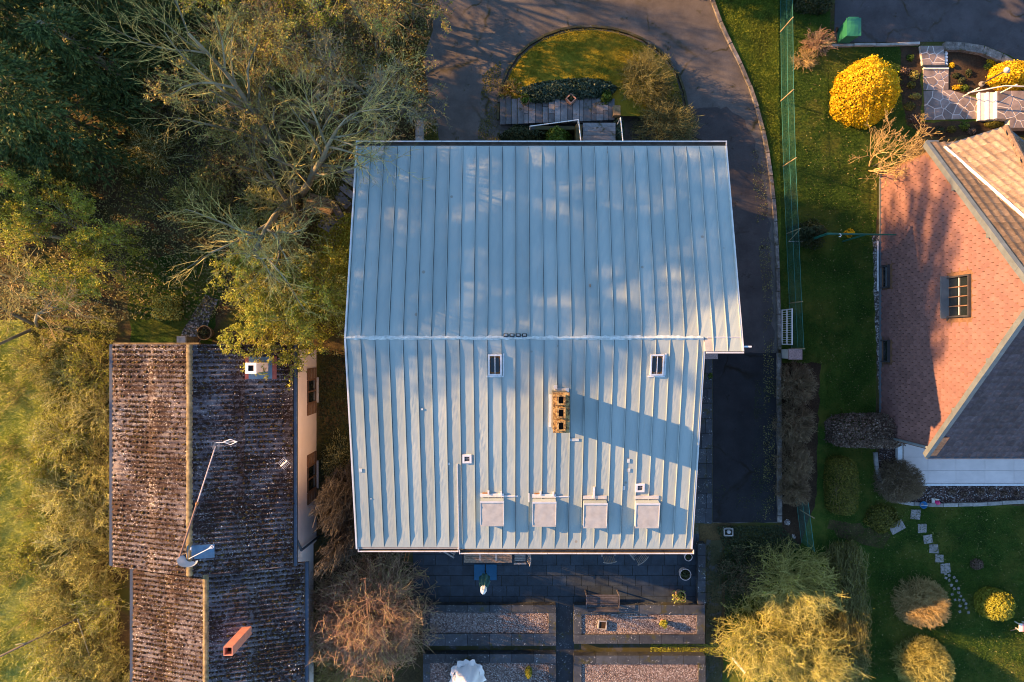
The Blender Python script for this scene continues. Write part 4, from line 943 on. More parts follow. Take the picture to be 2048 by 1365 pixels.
# ================================================================== NEIGHBOUR HOUSE
GX = 15.14; GN, GS = 6.9, -3.95; NE_ = 3.45; AY, AZ = 1.28, 8.72
nh = thing('shingled_house', (22, 1.3, 0), 'neighbouring house with salmon shingled gable wall and tiled roofs', 'house')
mb = MB(); X1 = 32
V = [(GX,GS,0),(GX,GN,0),(GX,GN,NE_-0.05),(GX,AY,AZ-0.2),(GX,GS,NE_-0.05),(X1,GS,0),(X1,GN,0),(X1,GN,NE_-0.05),(X1,AY,AZ-0.2),(X1,GS,NE_-0.05)]
gw_ = MB().add(V, [(0,4,3,2,1),(5,6,7,8,9),(0,1,6,5),(0,5,9,4),(1,2,7,6)]).build('wall', 'shutter_brown', nh)
# shingles hung on the gable
def shingle_mesh():
    w_, h_, t_, c_ = 0.1085, 0.30, 0.024, 0.055     # local: x along wall (y world), y up, z outwards
    pl = [(-w_,h_),( -w_,c_),(-w_+c_,0),(w_-c_,0),(w_,c_),(w_,h_)]
    V = [(x,y,t_*(1.6-1.5*y/h_)) for x,y in pl]+[(x,y,0.0) for x,y in pl]; m = len(pl)
    me = bpy.data.meshes.new('shingle'); me.from_pydata(V, [], [tuple(range(m))]+[(i,m+i,m+(i+1)%m,(i+1)%m) for i in range(m)]); me.update(); me.materials.append(M['shingle']); return me
shm = shingle_mesh(); cand = []
holes = [(0.72,2.28,4.25,5.55),(2.12,3.08,0.12,0.72),(-0.88,0.08,0.12,0.72)]
row = 0; z = 0.06
while z < AZ-0.5:
    off = 0.121 if row % 2 else 0.0; y = GS+0.12+off
    while y < GN-0.1:
        lim = min(NE_ + (GN-y)*0.93, NE_+(y-GS)*0.98) - 0.42
        if z+0.1 < lim and not any(a-0.08 < y < b+0.08 and c-0.16 < z < d-0.02 for a,b,c,d in holes): cand.append((y, z))
        y += 0.242
    z += 0.205; row += 1
def vis(y, z):
    px_, py_ = pix(GX, y, z); return 0 <= px_ < 2048 and 0 <= py_ < 1365
cand.sort(key=lambda q: (not vis(*q), -q[1])); r = random.Random(2)
R3 = Matrix(((0,0,-1,0),(-1,0,0,0),(0,1,0,0),(0,0,0,1)))
restV = []; restF = []
for i, (y, z) in enumerate(cand):
    Mx = Matrix.Translation((GX-0.003-r.uniform(0,0.003), y+r.uniform(-.004,.004), z+r.uniform(-.004,.004))) @ R3 @ Matrix.Rotation(r.uniform(-0.01,0.01), 4, 'Z')
    if i < 300:
        o = bpy.data.objects.new('shingle', shm); COL.objects.link(o); o.parent = gw_; o.matrix_basis = Mx
    else:
        b = len(restV); restV += [tuple(Mx @ v.co) for v in shm.vertices]; restF += [tuple(b+k for k in p.vertices) for p in shm.polygons]
kind(MB().add(restV, restF).build('shingle_field', 'shingle', gw_), 'stuff')
def window(y0, y1, z0, z1, cols, rows, sill=True):
    t = MB().box(GX-0.01, GX+0.02, y0, y1, z0, z1).build('window', 'glass_dark', nh); fr = MB(); k = 0.055
    fr.box(GX-0.10, GX-0.012, y0-k, y0, z0-k, z1+k); fr.box(GX-0.10, GX-0.012, y1, y1+k, z0-k, z1+k); fr.box(GX-0.10, GX-0.012, y0+.001, y1-.001, z1, z1+k); fr.build('frame', 'frame_dark', t)
    gb = MB()
    for i in range(1, cols): gb.box(GX-0.045, GX-0.011, y0+(y1-y0)*i/cols-0.018, y0+(y1-y0)*i/cols+0.018, z0, z1)
    if cols > 1: gb.build('mullion', 'shutter_brown', t)
    gb = MB()
    for j in range(1, rows):
        for i in range(cols): gb.box(GX-0.04, GX-0.011, y0+(y1-y0)*i/cols+0.019, y0+(y1-y0)*(i+1)/cols-0.019, z0+(z1-z0)*j/rows-0.013, z0+(z1-z0)*j/rows+0.013)
    if rows > 1: gb.build('glazing_bar', 'concrete_light', t)
    if sill: MB().box(GX-0.28, GX-0.012, y0-0.08, y1+0.08, z0-0.07, z0-0.015).build('sill', 'verge_grey', t)
window(0.86, 2.16, 4.38, 5.45, 4, 2); window(2.2, 3.0, 0.18, 0.62, 1, 1, False); window(-0.8, 0.0, 0.18, 0.62, 1, 1, False)
# plinth rail at the foot of the wall
MB().box(GX-0.09, GX-0.004, GS-0.05, GN, 0.0, 0.055).build('plinth', 'verge_grey', nh)
MB().box(GX-0.20, GX-0.15, 2.05, 4.1, 0.05, 0.09).build('edge_rail', 'white_metal', nh)
# roofs
def roofpoly(name, pts, mat, thick=0.10):
    a, b, c = Vector(pts[0]), Vector(pts[1]), Vector(pts[2]); n = (b-a).cross(c-a).normalized()
    if n.z < 0: n = -n
    m = len(pts); V = [tuple(p) for p in pts]+[tuple(Vector(p)-n*thick) for p in pts]
    fs = [tuple(range(m)), tuple(range(2*m-1, m-1, -1))]+[(i,m+i,m+(i+1)%m,(i+1)%m) for i in range(m)]
    o = MB().add(V, fs).build(name, mat, nh); return o, n
def tile_mesh(name, w_, L, mat):
    nx = 6; V = []; Fc = []
    for j in range(2):
        for i in range(nx+1):
            u = i/nx; V.append(((u-0.5)*w_*1.04, j*L, 0.018*cos(2*pi*u)+0.018+ (0.024 if j == 0 else 0.0)))
    n = nx+1
    for i in range(nx): Fc.append((i, i+1, n+i+1, n+i))
    b = len(V); V += [(x,y,z-0.022) for x,y,z in V[:n]]
    for i in range(nx): Fc.append((i+1, i, b+i, b+i+1))
    me = bpy.data.meshes.new(name); me.from_pydata(V, [], Fc); me.update(); me.polygons.foreach_set('use_smooth', [True]*len(me.polygons)); me.materials.append(M[mat]); return me
def laytiles(deck, poly, n, mat, wt=0.30, ex=0.33, seed=0, maxn=300, special=None):
    """tiles on the plane of poly; first edge of poly is the eave"""
    a, b = Vector(poly[0]), Vector(poly[1]); u = (b-a).normalized(); v = n.cross(u).normalized()
    if v.z < 0: v = -v
    Q = [((Vector(p)-a).dot(u), (Vector(p)-a).dot(v)) for p in poly]
    me = tile_mesh('roof_tile', wt, ex*1.14, mat); r = random.Random(seed); cs = []
    u0 = min(q[0] for q in Q); u1 = max(q[0] for q in Q); v1 = max(q[1] for q in Q); vv = 0.0
    while vv < v1-0.08:
        uu = u0 + wt/2
        while uu < u1:
            if inpoly(uu, vv+0.12, Q) or inpoly(uu+0.1, vv+0.2, Q): 
                p = a+u*uu+v*vv; px_, py_ = pix(*p); cs.append((not(-30 < px_ < 2078 and -30 < py_ < 1400), -p.z, uu, vv))
            uu += wt
        vv += ex
    cs.sort(); rv = []; rF = []; flip = u.cross(v).dot(n) < 0
    for i, (_, _, uu, vv) in enumerate(cs):
        uq = -u if flip else u
        p = a+u*uu+v*(vv-0.04+r.uniform(-.006,.006))+n*(0.004+r.uniform(0,.006))
        Mx = Matrix(((uq.x,v.x,n.x,p.x),(uq.y,v.y,n.y,p.y),(uq.z,v.z,n.z,p.z),(0,0,0,1)))
        if i < maxn and not cs[i][0]:
            o = bpy.data.objects.new('roof_tile', me); COL.objects.link(o); o.parent = deck; o.matrix_basis = Mx
        else:
            bb = len(rv); rv += [tuple(Mx @ q.co) for q in me.vertices]; rF += [tuple(bb+k for k in f.vertices) for f in me.polygons]
    if rv: kind(MB().add(rv, rF).build('tile_field', mat, deck), 'stuff')
VX = 14.93
E1 = (15.42,6.93,3.50); E2 = (17.64,7.63,3.50); E3 = (19.87,5.78,3.50); VV = (16.85, 1.35, 8.66)
nEave = 7.1; sEave = -4.12
def zMainN(y): return 3.45+(AZ-3.45)/(nEave-AY)*(nEave-y)
# the main north slope
pN = [(VX,nEave,3.45),(X1,nEave,3.45),(X1,AY,AZ),(VX,AY,AZ)]
dN, nn1 = roofpoly('roof', pN, 'tile_brown'); laytiles(dN, pN, nn1, 'tile_brown', seed=1)
pS = [(VX,sEave,3.45),(X1,sEave,3.45),(X1,AY,AZ),(VX,AY,AZ)]
dS, nn2 = roofpoly('roof', pS, 'tile_purple'); laytiles(dS, pS, nn2, 'tile_purple', seed=2)
# angled bay: two slopes meeting at a hip
top = Vector((16.9, 3.4, 0)); e1, e2 = Vector(E1), Vector(E2); uu = (e2-e1).normalized(); pr = Vector((uu.y,-uu.x,0))
def zbay(x, y): return 3.56 + 0.90*((Vector((x,y,0))-Vector((e1.x,e1.y,0))).dot(pr))
hd = Vector((-0.192,-0.981,0))
hp = e2 + hd*4.6; hp.z = zbay(hp.x, hp.y)
vp = Vector((16.2, 3.84, 0)); vdir = (vp-Vector((e1.x,e1.y,0))); vq = Vector((e1.x,e1.y,0))+vdir*1.25; vq.z = zbay(vq.x, vq.y)
e1z = Vector((e1.x,e1.y,3.56)); e2z = Vector((e2.x,e2.y,3.56)); e3z = Vector((E3[0],E3[1],3.56))
pB1 = [tuple(e1z), tuple(e2z), tuple(hp), tuple(vq)]
dB, nb1 = roofpoly('bay_roof', pB1, 'tile_tan'); laytiles(dB, pB1, nb1, 'tile_tan', 0.30, 0.30, seed=3)
pB2 = [tuple(e2z), tuple(e3z), tuple(hp)]
dB2, nb2 = roofpoly('bay_roof', pB2, 'tile_brown'); laytiles(dB2, pB2, nb2, 'tile_brown', 0.30, 0.30, seed=4)
MB().prism([E1[:2], E2[:2], E3[:2], (19.8, 3.5), (16.5, 3.5)], 0, 3.2).build('bay_wall', 'render_cream', nh)
def strip(p0, p1, wd, hg, mat, nm, up=0.0, parent=nh):
    p0 = Vector(p0)+Vector((0,0,up)); p1 = Vector(p1)+Vector((0,0,up)); d = p1-p0
    return MB().obox((p0+p1)/2, d, d.cross(Vector((0,0,1))), Vector((0,0,1)), d.length/2, wd/2, hg/2).build(nm, mat, parent)
strip(e1z, vq, 0.09, 0.05, 'white_paint', 'valley_flashing', 0.10); strip(e1z, e2z, 0.13, 0.11, 'verge_grey', 'gutter', -0.02); strip(e2z, e3z, 0.13, 0.11, 'verge_grey', 'gutter', -0.02)
n_ = 11
for k in range(n_):
    a = e2z+(hp-e2z)*(k/n_); b = e2z+(hp-e2z)*((k+1)/n_); MB().tube(a+Vector((0,0,.06)), b+Vector((0,0,.055)), 0.115, 0.10, 8).build('hip_tile', 'tile_brown', dB)
for k in range(40):
    a = Vector((VX+k*0.42, AY, AZ+0.03)); MB().tube(a, a+Vector((0.42,0,0)), 0.13, 0.12, 8).build('ridge_tile', 'tile_brown', dN) if a.x < 22 else None
# stepped grey verges
def vergerun(y0, z0, y1, z1):
    n = 7
    for k in range(n):
        a = Vector((VX-0.02, y0+(y1-y0)*k/n, z0+(z1-z0)*k/n)); b = Vector((VX-0.02, y0+(y1-y0)*(k+1)/n, z0+(z1-z0)*(k+1)/n)); d = b-a
        MB().obox((a+b)/2+Vector((0.0,0,-0.04-0.006*(k%2))), d, (1,0,0), d.cross(Vector((1,0,0))), d.length/2, 0.075, 0.10).build('verge_board', 'verge_grey', nh)
vergerun(nEave, 3.45, AY, AZ); vergerun(sEave, 3.45, AY, AZ)
for k in range(1, 3):
    for (ya, za) in ((nEave, 3.45), (sEave, 3.45)):
        t_ = k*0.32; y = ya+(AY-ya)*t_; z = za+(AZ-za)*t_; MB().box(VX+0.06, GX-0.004, y-0.12, y+0.12, z-0.42, z-0.2).build('purlin_end', 'verge_grey', nh)
MB().box(VX+0.02, X1, sEave-0.13, sEave-0.01, 3.32, 3.44).build('gutter', 'gutter_blue', nh); MB().box(VX+0.0, 15.35, nEave+0.01, nEave+0.13, 3.32, 3.44).build('gutter', 'verge_grey', nh)
# orange verge tiles low on the south slope
for k in range(3):
    y = sEave+0.15+k*0.25; z = 3.45+(AZ-3.45)/(AY-sEave)*(y-sEave); MB().obox((VX+0.16,y,z+0.06), (0,1,0.976), (1,0,0), (0,-0.976,1), 0.17, 0.12, 0.02).build('verge_tile', 'tile_orange', dS)
MB().tube((GX-0.1, GS+0.1, 0.05), (GX-0.1, GS+0.1, 3.3), 0.05, None, 8).build('downpipe', 'verge_grey', nh, True)
# ================================================================== OBJECTS
# green wire fence
def fence(label, line_px, hgt, posts_px, seed):
    pts = [Vector((*P2(a,b), 0)) for a,b in line_px]; t = thing('wire_fence', pts[0], label, 'fence')
    V = []; Fc = []
    def wire(a, b, r):
        d = (b-a).normalized(); u = d.orthogonal().normalized()*r; v = d.cross(u).normalized()*r; k = len(V)
        for p in (a, b): V.extend([p+u, p-u*0.5+v*0.87, p-u*0.5-v*0.87])
        for i in range(3): Fc.append((k+i, k+(i+1)%3, k+3+(i+1)%3, k+3+i))
    sp = 0.06
    for a, b in zip(pts[:-1], pts[1:]):
        L = (b-a).length; d = (b-a)/L; n = int(L/sp)
        for i in range(-int(hgt/sp), n):
            for s in (0, 1):
                u0 = i*sp; u1 = u0+hgt
                z0, z1 = (0.03, hgt) if s == 0 else (hgt, 0.03)
                ua, ub = max(0, u0), min(L, u1)
                if ub-ua < 0.02: continue
                f = lambda u: z0+(z1-z0)*(u-u0)/(u1-u0)
                wire(a+d*ua+Vector((0,0,f(ua))), a+d*ub+Vector((0,0,f(ub))), 0.0015)
    V = np.array([tuple(p) for p in V]); kind(mesh_np('mesh_wire', V, Fc, 'fence_wire', t), 'stuff')
    for hh in (0.06, hgt*0.55, hgt):
        MB().path([p+Vector((0,0,hh)) for p in pts], 0.009, 5).build('line_wire', 'fence_wire', t)
    for (a, b) in posts_px:
        q = Vector((*P2(a,b), 0)); MB().tube(q, q+Vector((0,0,hgt+0.06)), 0.023, None, 8).build('post', 'post_wood', t)
    return t
fence('long green wire mesh fence with wooden posts along the sunny lawn', [(1559,-80),(1562,200),(1566,340),(1572,480),(1578,620),(1582,700)], 1.25, [(1560,65),(1561,203),(1566,333),(1573,468),(1578,607),(1582,697)], 1)
fence('short green wire mesh fence piece below the bare brown hedge', [(1590,990),(1602,1085)], 1.25, [(1600,1020)], 2)
MB_ = thing('fence_brace', (*P2(1574,483), 0), 'thin grey braces propping the corner post of the wire fence', 'brace')
q = Vector((*P2(1574,470), 1.2)); MB().tube(q, (*P2(1576,484),0.05), 0.02, None, 6).build('strut', 'post_wood', MB_); MB().tube((*P2(1576,484),0.04), (*P2(1608,483),0.04), 0.02, None, 6).build('ground_bar', 'concrete_light', MB_)
# white bar gate
gt = thing('bar_gate', (*P2(1562,655), 0), 'white metal gate of thin bars beside the wire fence', 'gate')
x = P2(1562,0)[0]; y1 = P2(0,620)[1]; y0 = P2(0,690)[1]; zt = 1.12
fr = MB()
for (ya, yb, za, zb) in ((y0,y0+0.045,0.08,zt),(y1-0.045,y1,0.08,zt)): fr.box(x-0.02,x+0.02,ya,yb,za,zb)
for zz in (0.08, 0.58, zt-0.045): fr.box(x-0.018,x+0.018,y0+.046,y1-.046,zz,zz+0.045)
fr.build('frame', 'white_metal', gt)
for k in range(14):
    yy = y0+0.12+(y1-y0-0.24)*k/13; MB().box(x-0.009,x+0.009,yy-0.009,yy+0.009,0.126,zt-0.046).build('bar', 'white_metal', gt)
pl = thing('gate_pillar', (*P2(1574,708), 0), 'square gate pillar with pale face and pink granite cap', 'pillar')
a = P2(1562,699); b = P2(1582,717); MB().box(a[0], b[0], b[1], a[1], 0, 0.78).build('shaft', 'concrete_light', pl); MB().box(a[0]-0.03, b[0]+0.10, b[1]-0.03, a[1]+0.03, 0.783, 0.86).build('cap', 'granite_pink', pl)
# wheelie bin
zb = 1.02; c = Vector((*P2(1709,53,zb), 0)); t = thing('wheelie_bin', c, 'green wheeled rubbish bin standing on the dark asphalt', 'bin')
V = [(c.x+i*0.22,c.y+j*0.26,0.05) for i,j in ((-1,-1),(1,-1),(1,1),(-1,1))]+[(c.x+i*0.27,c.y+j*0.33,0.96) for i,j in ((-1,-1),(1,-1),(1,1),(-1,1))]
MB().add(V, [(3,2,1,0),(4,5,6,7)]+[(i,(i+1)%4,4+(i+1)%4,4+i) for i in range(4)]).build('body', 'bin_green', t)
mb = MB(); V = []
for j in range(5):
    for i in range(5): V.append((c.x+(i/2-1)*0.285, c.y+(j/2-1)*0.355, 0.965+0.055*sin(pi*i/4)*sin(pi*j/4)+0.02))
mb.add(V, [(j*5+i,j*5+i+1,(j+1)*5+i+1,(j+1)*5+i) for j in range(4) for i in range(4)]); mb.box(c.x-0.285,c.x+0.285,c.y-0.355,c.y+0.355,0.955,0.983)
mb.build('lid', 'bin_green', t); MB().box(c.x-0.20,c.x+0.20,c.y+0.36,c.y+0.40,0.93,0.97).build('handle', 'bin_green', t)
for s in (-1,1): MB().tube((c.x+s*0.20,c.y+0.30,0.10),(c.x+s*0.26,c.y+0.30,0.10),0.10,None,14).build('wheel', 'rubber_black', t)
MB().box(c.x-0.14,c.x+0.14,c.y-0.375,c.y-0.345,0.93,0.985).build('grip', 'bin_green', t)
# green washing line bar
p0 = Vector(P(1655,468,1.75)); p1 = Vector(P(1792,470,1.75)); t = thing('clothes_line', (p0.x,p0.y,0), 'green metal clothes line bar reaching from lawn to gable wall', 'clothes line')
MB().tube(p0, p1, 0.045, 0.025, 8).build('bar', 'green_metal', t); MB().tube((p0.x,p0.y,0), p0, 0.05, None, 8).build('post', 'green_metal', t); MB().tube((p1.x-1.2,p1.y,0),(p1.x-1.2,p1.y,1.75),0.035,None,8).build('post', 'green_metal', t)
c = P0 = (p0+p1)/2; a_ = [p0+(p1-p0)*0.17+Vector((0.06*cos(q),0.06*sin(q)-0.06,0.05)) for q in (2.2,1.2,0,-1.2,-2.2)]; MB().path(a_, 0.014, 6).build('hook', 'white_metal', t)
# garden lamp
b0 = Vector((*P2(1962,169), 0)); t = thing('garden_lamp', b0, 'black garden lamp post with pale head beside the clipped yellow forsythia', 'lamp')
tp = Vector((b0.x, b0.y, 1.35)); MB().lathe([(0.0,0.0),(0.11,0.0),(0.11,0.06),(0.04,0.09),(0.0,0.09)], b0, 14).build('base', 'concrete', t); MB().tube(b0+Vector((0,0,.08)), tp, 0.032, 0.026, 10).build('post', 'frame_dark', t, False)
MB().lathe([(0.0,0.0),(0.06,0.0),(0.11,0.08),(0.12,0.13),(0.03,0.2),(0.0,0.21)], tp, 14).build('lamp_head', 'concrete_light', t, True)
# pots
def pot(px, py, r, h, label, mat, rim=0.03, z0=0.04, plant=None, cat='flower pot'):
    c = Vector((*P2(px,py,h+z0), z0)); t = thing('flower_pot', c, label, cat)
    MB().lathe([(0.0,0.0),(r*0.72,0.0),(r*0.95,h*0.86),(r,h*0.87),(r,h),(r-rim,h),(r-rim-0.01,h*0.82)], c, 22).build('pot', mat, t, False)
    MB().lathe([(0.0,h*0.83),(r-rim-0.008,h*0.83)], c, 22).build('soil', 'soil', t)
    return t, c
PLANTS = []
_, q = pot(1050,199,0.19,0.42,'round terracotta pot with yellow green plant on the slate stairs','terracotta',0.03,0.45); PLANTS.append((q,0.42,0.22,'leaf_green'))
_, q = pot(1377,1115,0.165,0.32,'pale ringed flower pot under the roof corner, lone one on the terrace','terracotta_pale'); PLANTS.append((q,0.28,0.12,'leaf_dark'))
_, q = pot(1371,1150,0.235,0.42,'large pale double rimmed flower pot on the terrace','terracotta_pale',0.025); PLANTS.append((q,0.36,0.18,'leaf_dark'))
_, q = pot(1362,1193,0.21,0.36,'terracotta pot overflowing with olive plant at the terrace corner','terracotta'); PLANTS.append((q,0.36,0.26,'leaf_olive'))
_, q = pot(1327,1247,0.115,0.22,'small terracotta pot with bright green plant on gravel','terracotta',0.02,0.32); PLANTS.append((q,0.24,0.15,'leaf_box'))
_, q = pot(408,666,0.30,0.45,'big round rusty planter tub behind the cottage gable','old_wood',0.03,0.0); PLANTS.append((q,0.36,0.2,'leaf_dark'))
def square_planter(px, py, s, h, rot, z0, label, mat):
    c = Vector((*P2(px,py,h+z0), z0)); t = thing('square_planter', c, label, 'planter'); d = Vector((cos(rot),sin(rot),0)); e = Vector((-d.y,d.x,0))
    for i, (a, b) in enumerate(((d,e),(e,d))):
        for sg in (-1,1): MB().obox(c+a*sg*(s-0.02)+Vector((0,0,h/2-0.002*i)), a, b, (0,0,1), 0.02, s-(0.041 if i else 0), h/2-0.002*i).build('side', mat, t)
    MB().obox(c+Vector((0,0,h*0.4)), d, e, (0,0,1), s-0.042, s-0.042, h*0.4).build('soil', 'soil', t); return c
q = square_planter(1142,197,0.15,0.28,pi/4,0.82,'small square planter set cornerwise on the slate landing','terracotta'); PLANTS.append((q,0.22,0.09,'leaf_dark'))
square_planter(1205,1251,0.175,0.16,-0.08,0.31,'small square stone frame lying on the gravel bed','concrete')
# terrace furniture
c = P2(976,1090,0.76); hw, hd_ = P2(1024,0,0.76)[0], 0
x0 = P2(928,0,0.76)[0]; x1 = P2(1024,0,0.76)[0]; y0 = P2(0,1126,0.76)[1]; y1 = y0+0.95
t = thing('slatted_table', ((x0+x1)/2,(y0+y1)/2,0.04), 'long weathered wooden slatted table under the eave', 'table')
fr = MB(); k = 0.07; zt = 0.72
fr.box(x0,x0+k,y0,y1,zt,zt+0.035); fr.box(x1-k,x1,y0,y1,zt,zt+0.035); fr.box(x0+k+.001,x1-k-.001,y0,y0+k,zt,zt+0.035); fr.box(x0+k+.001,x1-k-.001,y1-k,y1,zt,zt+0.035); fr.build('frame', 'teak', t)
for q in (1,2): xx = x0+(x1-x0)*q/3; MB().box(xx-0.04,xx+0.04,y0+k+.001,y1-k-.001,zt,zt+0.036).build('cross_rail', 'teak_grey', t)
for q in range(3):
    xa = x0+(x1-x0)*q/3+(k if q == 0 else 0.041)+.001; xb = x0+(x1-x0)*(q+1)/3-(k if q == 2 else 0.041)-.001
    n = 9
    for j in range(n): ya = y0+k+0.004+(y1-y0-2*k-0.008)*j/n; yb = ya+(y1-y0-2*k)/n-0.012; MB().box(xa,xb,ya,yb,zt+0.006,zt+0.031).build('slat', 'teak', t)
for i in (x0+0.06, x1-0.12):
    for j in (y0+0.06, y1-0.12): MB().box(i,i+0.06,j,j+0.06,0.03,zt-.001).build('leg', 'teak', t)
def chair(px, py, rot, label, mat, slats=True):
    c = Vector((*P2(px,py,0.5), 0.03)); t = thing('garden_chair', c, label, 'chair'); d = Vector((cos(rot),sin(rot),0)); e = Vector((-d.y,d.x,0)); U = Vector((0,0,1))
    for j in range(7): MB().obox(c+e*(-0.2+j*0.067)+U*0.42, d, e, U, 0.22, 0.026, 0.011).build('seat_slat', mat, t)
    for s in (-1,1):
        MB().obox(c+e*s*0.26+U*0.64+d*0.0, d, e, U, 0.25, 0.03, 0.013).build('armrest', mat, t)
        for q in (-0.2, 0.2): MB().obox(c+e*s*0.26+d*q+U*0.31, d, e, U, 0.022, 0.022, 0.31).build('leg', mat, t)
    bk = d*0.27
    for j in range(7): MB().obox(c+bk+e*(-0.2+j*0.067)+d*(0.06+0.04*(1-abs(j-3)/3))+U*0.70, e, d+U*0, Vector((d.x*0.2,d.y*0.2,1)), 0.016, 0.01, 0.25).build('back_slat', mat, t)
    V = [c+bk+d*(0.10+0.05*(1-((k-4)/4)**2))+e*(-0.27+k*0.0675)+U*0.95 for k in range(9)]; MB().path(V, 0.022, 6).build('top_rail', mat, t); return t
chair(1040,1112,0.0,'pale slatted garden chair at the end of the wooden table','teak_grey'); chair(905,1096,2.6,'pale garden chair mostly hidden under the eave beside the downpipe','teak_grey')
chair(1215,1098,-1.5,'dark wicker toned chair tucked under the eave, lone one facing the bench','wicker'); chair(1270,1100,-0.9,'curved wicker toned chair turned cornerwise under the eave','wicker')
# closed green parasol on its plate
c = Vector((*P2(971,1144), 0.04)); t = thing('closed_parasol', c, 'closed green parasol with pale tip on a blue square base', 'parasol')
for s in (-1,1): MB().box(c.x+(-0.46 if s < 0 else 0.03), c.x+(-0.03 if s < 0 else 0.46), c.y-0.32, c.y+0.32, 0.042, 0.075).build('base_plate', 'plate_blue', t)
MB().tube(c, c+Vector((0,0,2.3)), 0.024, None, 8).build('pole', 'frame_dark', t)
V = []; Fc = []; na = 16; prof = [(0.17,0.75),(0.19,1.0),(0.15,1.4),(0.10,1.8),(0.085,1.95)]
for (rr,zz) in prof:
    for j in range(na): a = 2*pi*j/na; f = 1+0.3*(j%2); V.append((c.x+cos(a)*rr*f, c.y+sin(a)*rr*f, zz))
Fc = [(i*na+j,i*na+(j+1)%na,(i+1)*na+(j+1)%na,(i+1)*na+j) for i in range(len(prof)-1) for j in range(na)]; MB().add(V,Fc).build('canopy', 'parasol_green', t)
V = []; prof2 = [(0.12,1.93),(0.11,2.1),(0.08,2.28),(0.005,2.40)]
for (rr,zz) in prof2:
    for j in range(na): a = 2*pi*j/na; V.append((c.x+cos(a)*rr*(1+0.15*(j%2)), c.y+sin(a)*rr*(1+0.15*(j%2)), zz))
MB().add(V,[(i*na+j,i*na+(j+1)%na,(i+1)*na+(j+1)%na,(i+1)*na+j) for i in range(3) for j in range(na)]).build('canopy_tip', 'cloth_white', t)
MB().tube(c+Vector((0.10,-0.02,1.0)), c+Vector((0.22,-0.08,0.9)), 0.012, None, 6).build('crank', 'white_metal', t)
# slatted bench
x0 = P2(1171,0,0.45)[0]; x1 = P2(1238,0,0.45)[0]; y0 = P2(0,1212,0.45)[1]; y1 = P2(0,1188,0.45)[1]
t = thing('slatted_bench', ((x0+x1)/2,(y0+y1)/2,0.04), 'dark slatted wooden bench on the shaded terrace', 'bench')
for j in range(6): a = y0+0.02+j*(y1-y0-0.04)/6; MB().box(x0+0.045,x1-0.045,a,a+0.055,0.43,0.455).build('seat_slat', 'bench_dark', t)
for j in range(4): MB().box(x0+0.045,x1-0.045,y0-0.05-j*0.012,y0-0.03-j*0.012,0.52+j*0.10,0.585+j*0.10).build('back_slat', 'bench_dark', t)
for s in (x0, x1-0.04):
    MB().box(s,s+0.04,y0-0.02,y1+0.02,0.62,0.65).build('armrest', 'bench_dark', t)
    for yy in (y0-0.02, y1-0.03): MB().box(s,s+0.04,yy,yy+0.05,0.03,0.619).build('leg', 'bench_dark', t)
# white draped parasol
c = Vector((*P2(934,1362,0.9), 0.3)); t = thing('draped_parasol', c, 'white scalloped cloth parasol drooping over the lower gravel bed', 'parasol')
V = []; na, nr = 48, 9; r = random.Random(3)
for i in range(nr+1):
    s = i/nr; zz = 1.75-1.05*s**1.5
    for j in range(na):
        a = 2*pi*j/na; fold = 0.05*s*cos(8*a+0.6)+0.035*s*cos(5*a+1)+0.02*s*cos(13*a); rr = (0.10+0.50*s**0.75)*(1+fold)
        V.append((c.x+cos(a)*rr, c.y+sin(a)*rr, zz+0.09*s*cos(8*a)+0.04*s*cos(5*a)))
fs = [(i*na+j,(i+1)*na+j,(i+1)*na+(j+1)%na,i*na+(j+1)%na) for i in range(nr) for j in range(na)]; b = len(V); V.append((c.x,c.y,1.8)); fs += [(b,j,(j+1)%na) for j in range(na)]
MB().add(V,fs).build('canopy', 'cloth_white', t, True)
V = []
for i in range(4):
    for j in range(na):
        a = 2*pi*j/na; rr = (0.56+0.15*i/3)*(1+0.06*cos(9*a+0.6)+0.035*cos(14*a+2)*i*0.6); V.append((c.x+cos(a)*rr,c.y+sin(a)*rr,0.80-0.06*i+0.06*cos(9*a)+0.02*cos(17*a)))
MB().add(V,[(i*na+j,(i+1)*na+j,(i+1)*na+(j+1)%na,i*na+(j+1)%na) for i in range(3) for j in range(na)]).build('ruffle', 'cloth_white', t, True)
MB().tube((c.x,c.y,0.3),(c.x,c.y,1.78),0.025,None,8).build('pole', 'white_metal', t)
# wooden bench set on the west side
def log_bench(px, py, rot, L, label):
    c = Vector((*P2(px,py,0.4), 0)); t = thing('wooden_bench', c, label, 'bench'); d = Vector((cos(rot),sin(rot),0)); e = Vector((-d.y,d.x,0)); U = Vector((0,0,1))
    for j in range(3): MB().obox(c+e*(-0.15+j*0.15)+U*0.42, d, e, U, L/2, 0.065, 0.03).build('plank', 'old_wood', t)
    for s in (-1,1): MB().obox(c+d*s*L*0.36+U*0.195, d, e, U, 0.05, 0.2, 0.194).build('leg', 'old_wood', t)
log_bench(594,438,-0.45,1.0,'rustic plank bench beneath the big bare tree, beside the hidden table'); log_bench(578,422,1.1,0.8,'short rustic plank bench standing crosswise under the big bare tree')
c = Vector((*P2(640,410,0.6), 0)); t = thing('rustic_table', c, 'low brown rustic table in the shade of the bare tree', 'table')
for j in range(5): MB().obox(c+Vector((0.05*j-0.1,-0.13*2+0.13*j,0.6)), (0.95,-0.3,0), (0.3,0.95,0), (0,0,1), 0.55, 0.058, 0.025).build('plank', 'old_wood', t)
for i,j in ((-1,-1),(1,-1),(1,1),(-1,1)): MB().box(c.x+i*0.35-0.04,c.x+i*0.35+0.04,c.y+j*0.2-0.04,c.y+j*0.2+0.04,0,0.57).build('leg', 'old_wood', t)
c = Vector((*P2(362,681,1.2),0)); t = thing('brick_gatepost', c, 'small mossy stone post at the cottage gable', 'post')
